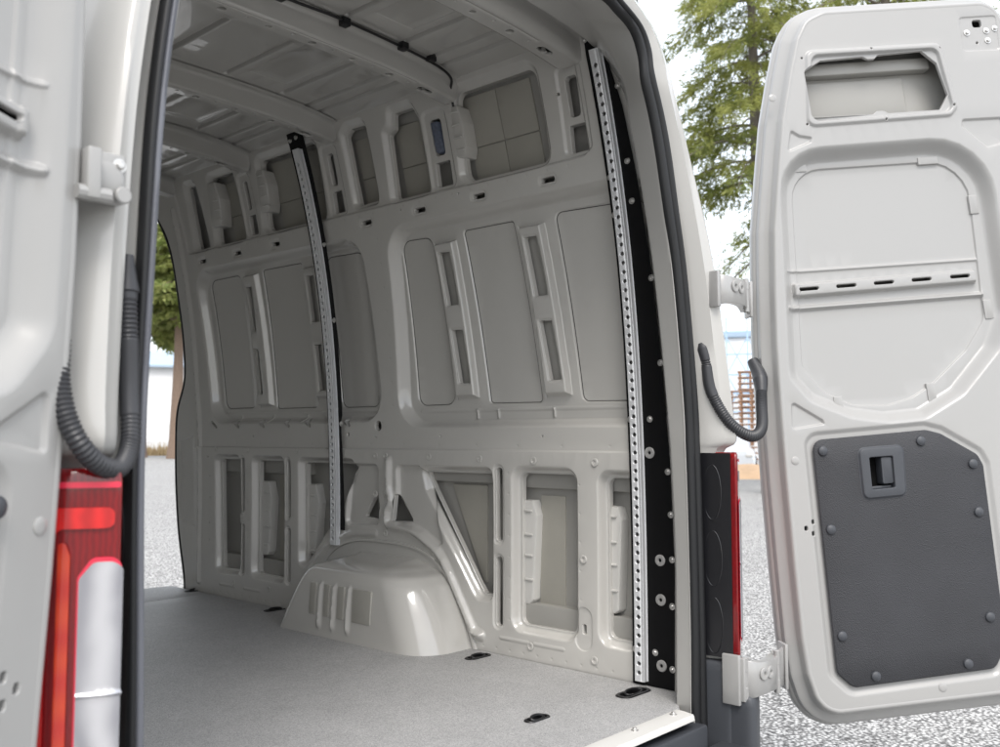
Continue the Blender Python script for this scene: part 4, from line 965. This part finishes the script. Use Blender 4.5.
conifer('yard_tree', bearing(140, 66), 17, .50, 5.0, .40, 80, 'green tree left of the bare trunk, mostly hidden by the rear door pillar', 8, None, M['leaves'], M['bark'], .42, 0, .35, .8, .7)

# white building with low roof seen through the side door
def oriented(c, px):
    d = (c - CAM); d.z = 0; d.normalize(); return Matrix.Translation(c) @ Matrix((Vector((d.y, -d.x, 0)), d, Vector((0, 0, 1)))).transposed().to_4x4()
c = bearing(150, 85); Tm = oriented(c, 150)
wb = empty('white_building', tuple(c), 'long white rendered building with a low blue grey roof beyond the side door', 'building')
MB().box(-14, 14, 0, 8, 0, 8.0, .05, Tm).build('wall', M['render_wall'], wb)
b = MB(); b.add([tuple(Tm @ Vector(v)) for v in ((-14.6, -.6, 7.95), (14.6, -.6, 7.95), (14.6, 4, 9.6), (-14.6, 4, 9.6), (14.6, 8.6, 7.95), (-14.6, 8.6, 7.95), (-14.6, -.6, 7.75), (14.6, -.6, 7.75))], [(0, 1, 2, 3), (3, 2, 4, 5), (6, 7, 1, 0), (0, 3, 5), (1, 4, 2)]); b.build('roof', M['roof_sheet'], wb)
# low rail fence in front of it
c = bearing(150, 78); Tf = oriented(c, 150); fe_ = empty('rail_fence', tuple(c), 'low white rail fence in front of the white building', 'fence')
for x in range(-12, 13, 3): MB().box(x-.06, x+.06, -.06, .06, 0, 2.4, .01, Tf).build('post', M['render_wall'], fe_)
b = MB()
for z in (1.0, 2.3): b.box(-12.5, 12.5, -.05, .05, z-.06, z+.06, .01, Tf)
b.build('rail', M['render_wall'], fe_)
# strip of dry grass
c = bearing(150, 74); Td = oriented(c, 150); V = []; F = []
for i in range(9000):
    x = random.uniform(-14, 14); y = random.uniform(-2.5, 5); hgt = random.uniform(.2, .75)*(1 if random.random() < .8 else 1.6); a = random.uniform(0, 6.28); w = .05
    p = Td @ Vector((x, y, 0)); q = Td @ Vector((x + random.gauss(0, .12), y, hgt)); o = len(V)
    V += [(p.x - w*math.cos(a), p.y - w*math.sin(a), p.z), (p.x + w*math.cos(a), p.y + w*math.sin(a), p.z), tuple(q)]; F.append((o, o+1, o+2))
dg = obj('dry_grass', V, F, M['drygrass'], None, smooth=False); dg['kind'] = 'stuff'; dg['label'] = 'strip of dry orange grass along the far edge of the gravel'; dg['category'] = 'grass'

# right background: white wall, blue lattice frame, pallets, orange soil, parked car
c = bearing(745, 55); Tw = oriented(c, 745)
ww = empty('white_hall', tuple(c), 'pale hall wall behind the blue lattice frame, beyond the right door gap', 'building')
MB().box(-7, 7, 2, 6, 0, 7.5, .05, Tw).build('wall', M['render_wall'], ww)
MB().box(-7.2, 7.2, 1.8, 6.2, 7.5, 7.9, .05, Tw).build('roof', M['roof_sheet'], ww)
bf = empty('lattice_frame', tuple(c), 'blue steel lattice frame standing beyond the right door gap', 'steel frame')
b = MB()
for x in (-2.2, -1.0, .2, 1.4):
    b.box(x-.05, x+.05, -.05, .05, 0, 8.5, .01, Tw)
b.build('upright', M['blue_steel'], bf)
b = MB()
for z in (2.9, 4.0, 5.1, 6.3, 7.6): b.box(-2.2, 1.4, -.05, .05, z-.05, z+.05, .01, Tw)
b.build('crossbar', M['blue_steel'], bf)
b = MB()
for x0, z0 in ((-2.2, 2.9), (-1.0, 2.9), (.2, 2.9), (-1., 5.1), (.2, 5.1)):
    b.tube([tuple(Tw @ Vector((x0, 0, z0))), tuple(Tw @ Vector((x0+1.2, 0, z0+2.2)))], .04, 6); b.tube([tuple(Tw @ Vector((x0+1.2, 0, z0))), tuple(Tw @ Vector((x0, 0, z0+2.2)))], .04, 6)
b.build('brace', M['blue_steel'], bf)
for k, (px, top) in enumerate(((752, 17), (743, 14))):
    c2 = bearing(px, 42 + 2*k); Tp = oriented(c2, px)
    pal = empty('pallet_stack', tuple(c2), ('tall stack of brown wooden pallets beside the right door edge', 'shorter pallet stack standing left of the tall one')[k], 'pallets', 'pallet stacks in the yard')
    for i in range(top):
        b = MB(); z = i*.26
        for x in (-.5, -.05, .42): b.box(x-.05, x+.05, -.5, .5, z, z+.16, .01, Tp)
        for y in (-.48, -.24, 0, .24, .48): b.box(-.6, .6, y-.06, y+.06, z+.165, z+.20, .005, Tp)
        b.build('pallet', M['wood'], pal)
c3 = bearing(747, 34); To = oriented(c3, 747); b = MB(); V = []; F = []; k = 24
for j in range(k):
    for i in range(k):
        x = -3 + 6*i/(k-1); y = -2.2 + 4.4*j/(k-1); rr = math.hypot(x/3, y/2.2); V.append(tuple(To @ Vector((x, y, max(0, 1-rr**2)*.45 + random.uniform(0, .07) - .05))))
so = obj('soil_heap', V, [(j*k+i, j*k+i+1, (j+1)*k+i+1, (j+1)*k+i) for j in range(k-1) for i in range(k-1)], M['orange'], None); so['label'] = 'low orange heap of soil on the gravel in front of the pallets'; so['category'] = 'soil heap'
# parked car in the distance
c4 = bearing(733, 40); Tc = oriented(c4, 733)
car = empty('parked_car', tuple(c4), 'small pale car parked far off between van and right door', 'car')
prof = [(-.86, .25), (-.88, .75), (-.80, .92), (-.70, 1.0), (-.58, 1.40), (-.50, 1.47), (.50, 1.47), (.58, 1.40), (.70, 1.0), (.80, .92), (.88, .75), (.86, .25)]
b = MB(); b.loft([[tuple(Tc @ Vector((x*s, y, .2 + (z-.2)*hh))) for x, z in prof] for y, s, hh in ((-2.0, .86, .55), (-1.85, .97, .66), (-1.1, 1, .70), (-.4, 1, 1.), (1.2, 1, 1.), (1.9, .97, .8), (2.05, .9, .6))], True, True, True); b.build('body', M['carpaint'], car, 50)
b = MB(); b.add([tuple(Tc @ Vector(v)) for v in ((-.62, -.92, 1.02), (.62, -.92, 1.02), (.52, -.46, 1.40), (-.52, -.46, 1.40))], [(0, 1, 2, 3)]); b.build('windscreen', M['glass'], car)
for x in (-.8, .8):
    for y in (-1.3, 1.35):
        b = MB(); b.lathe([(.2, -.1), (.31, -.1), (.33, -.06), (.33, .06), (.31, .1), (.2, .1), (.01, .08)], Tc @ Vector((x, y, .33)), Tc.to_3x3() @ Vector((1, 0, 0)), 18); b.build('wheel', M['dark'], car)
for x in (-.6, .6): MB().box(x-.14, x+.14, -2.03, -1.9, .62, .74, .03, Tc).build('headlight', M['flap'], car)

# ------------------------------------------------------------------ camera
cam_d = bpy.data.cameras.new('camera'); cam = bpy.data.objects.new('camera', cam_d); COL.objects.link(cam); SC.camera = cam
pit = math.radians(3.873); hd = Vector((math.sin(HEAD), math.cos(HEAD), 0)); Rv = Vector((math.cos(HEAD), -math.sin(HEAD), 0))
Dv = hd*math.cos(pit) + Vector((0, 0, math.sin(pit))); Uv = Rv.cross(Dv)
cam.matrix_world = Matrix.Translation(CAM) @ Matrix((Rv, Uv, -Dv)).transposed().to_4x4()
cam_d.sensor_width = 36; cam_d.lens = 36*938/1000.; cam_d.clip_start = .02; cam_d.clip_end = 2000
cam_d.dof.use_dof = True; cam_d.dof.focus_distance = 2.9; cam_d.dof.aperture_fstop = 5.0
# ------------------------------------------------------------------ light
w = bpy.data.worlds.new('World'); SC.world = w; w.use_nodes = True; nt = w.node_tree
for nd in list(nt.nodes): nt.nodes.remove(nd)
out = nt.nodes.new('ShaderNodeOutputWorld'); sky = nt.nodes.new('ShaderNodeTexSky'); sky.sky_type = 'NISHITA'; sky.sun_disc = False
SUN_EL, SUN_AZ = 54., 222.
sky.sun_elevation = math.radians(SUN_EL); sky.sun_rotation = math.radians(SUN_AZ); sky.dust_density = 3.
bg = nt.nodes.new('ShaderNodeBackground'); bg.inputs[1].default_value = .10; nt.links.new(sky.outputs[0], bg.inputs[0])
cl = nt.nodes.new('ShaderNodeBackground')    # bright hazy overcast
tcw = nt.nodes.new('ShaderNodeTexCoord'); nzw = nt.nodes.new('ShaderNodeTexNoise'); nzw.inputs['Scale'].default_value = 1.8; nzw.inputs['Detail'].default_value = 5.
nt.links.new(tcw.outputs['Generated'], nzw.inputs['Vector'])
crw = nt.nodes.new('ShaderNodeValToRGB'); crw.color_ramp.elements[0].color = (.86, .90, .95, 1); crw.color_ramp.elements[1].color = (1.0, 1.0, .99, 1); crw.color_ramp.elements[0].position = .3; crw.color_ramp.elements[1].position = .6
nt.links.new(nzw.outputs['Fac'], crw.inputs[0]); nt.links.new(crw.outputs[0], cl.inputs[0]); cl.inputs[1].default_value = 1.42
ad = nt.nodes.new('ShaderNodeAddShader'); nt.links.new(bg.outputs[0], ad.inputs[0]); nt.links.new(cl.outputs[0], ad.inputs[1]); nt.links.new(ad.outputs[0], out.inputs[0])
sd = bpy.data.lights.new('sun', 'SUN'); sd.energy = 2.3; sd.angle = math.radians(26); sd.color = (1., .975, .94)
so_ = bpy.data.objects.new('sun', sd); COL.objects.link(so_)
saz = math.radians(SUN_AZ); sdir = Vector((math.sin(saz)*math.cos(math.radians(SUN_EL)), math.cos(saz)*math.cos(math.radians(SUN_EL)), math.sin(math.radians(SUN_EL))))
so_.rotation_euler = sdir.to_track_quat('Z', 'Y').to_euler(); so_.location = (0, 0, 30)
SC.view_settings.view_transform = 'Standard'; SC.view_settings.look = 'None'; SC.view_settings.exposure = 0; SC.view_settings.gamma = 1
SC.cycles.max_bounces = 10; SC.cycles.diffuse_bounces = 3; SC.cycles.glossy_bounces = 4; SC.cycles.use_denoising = True
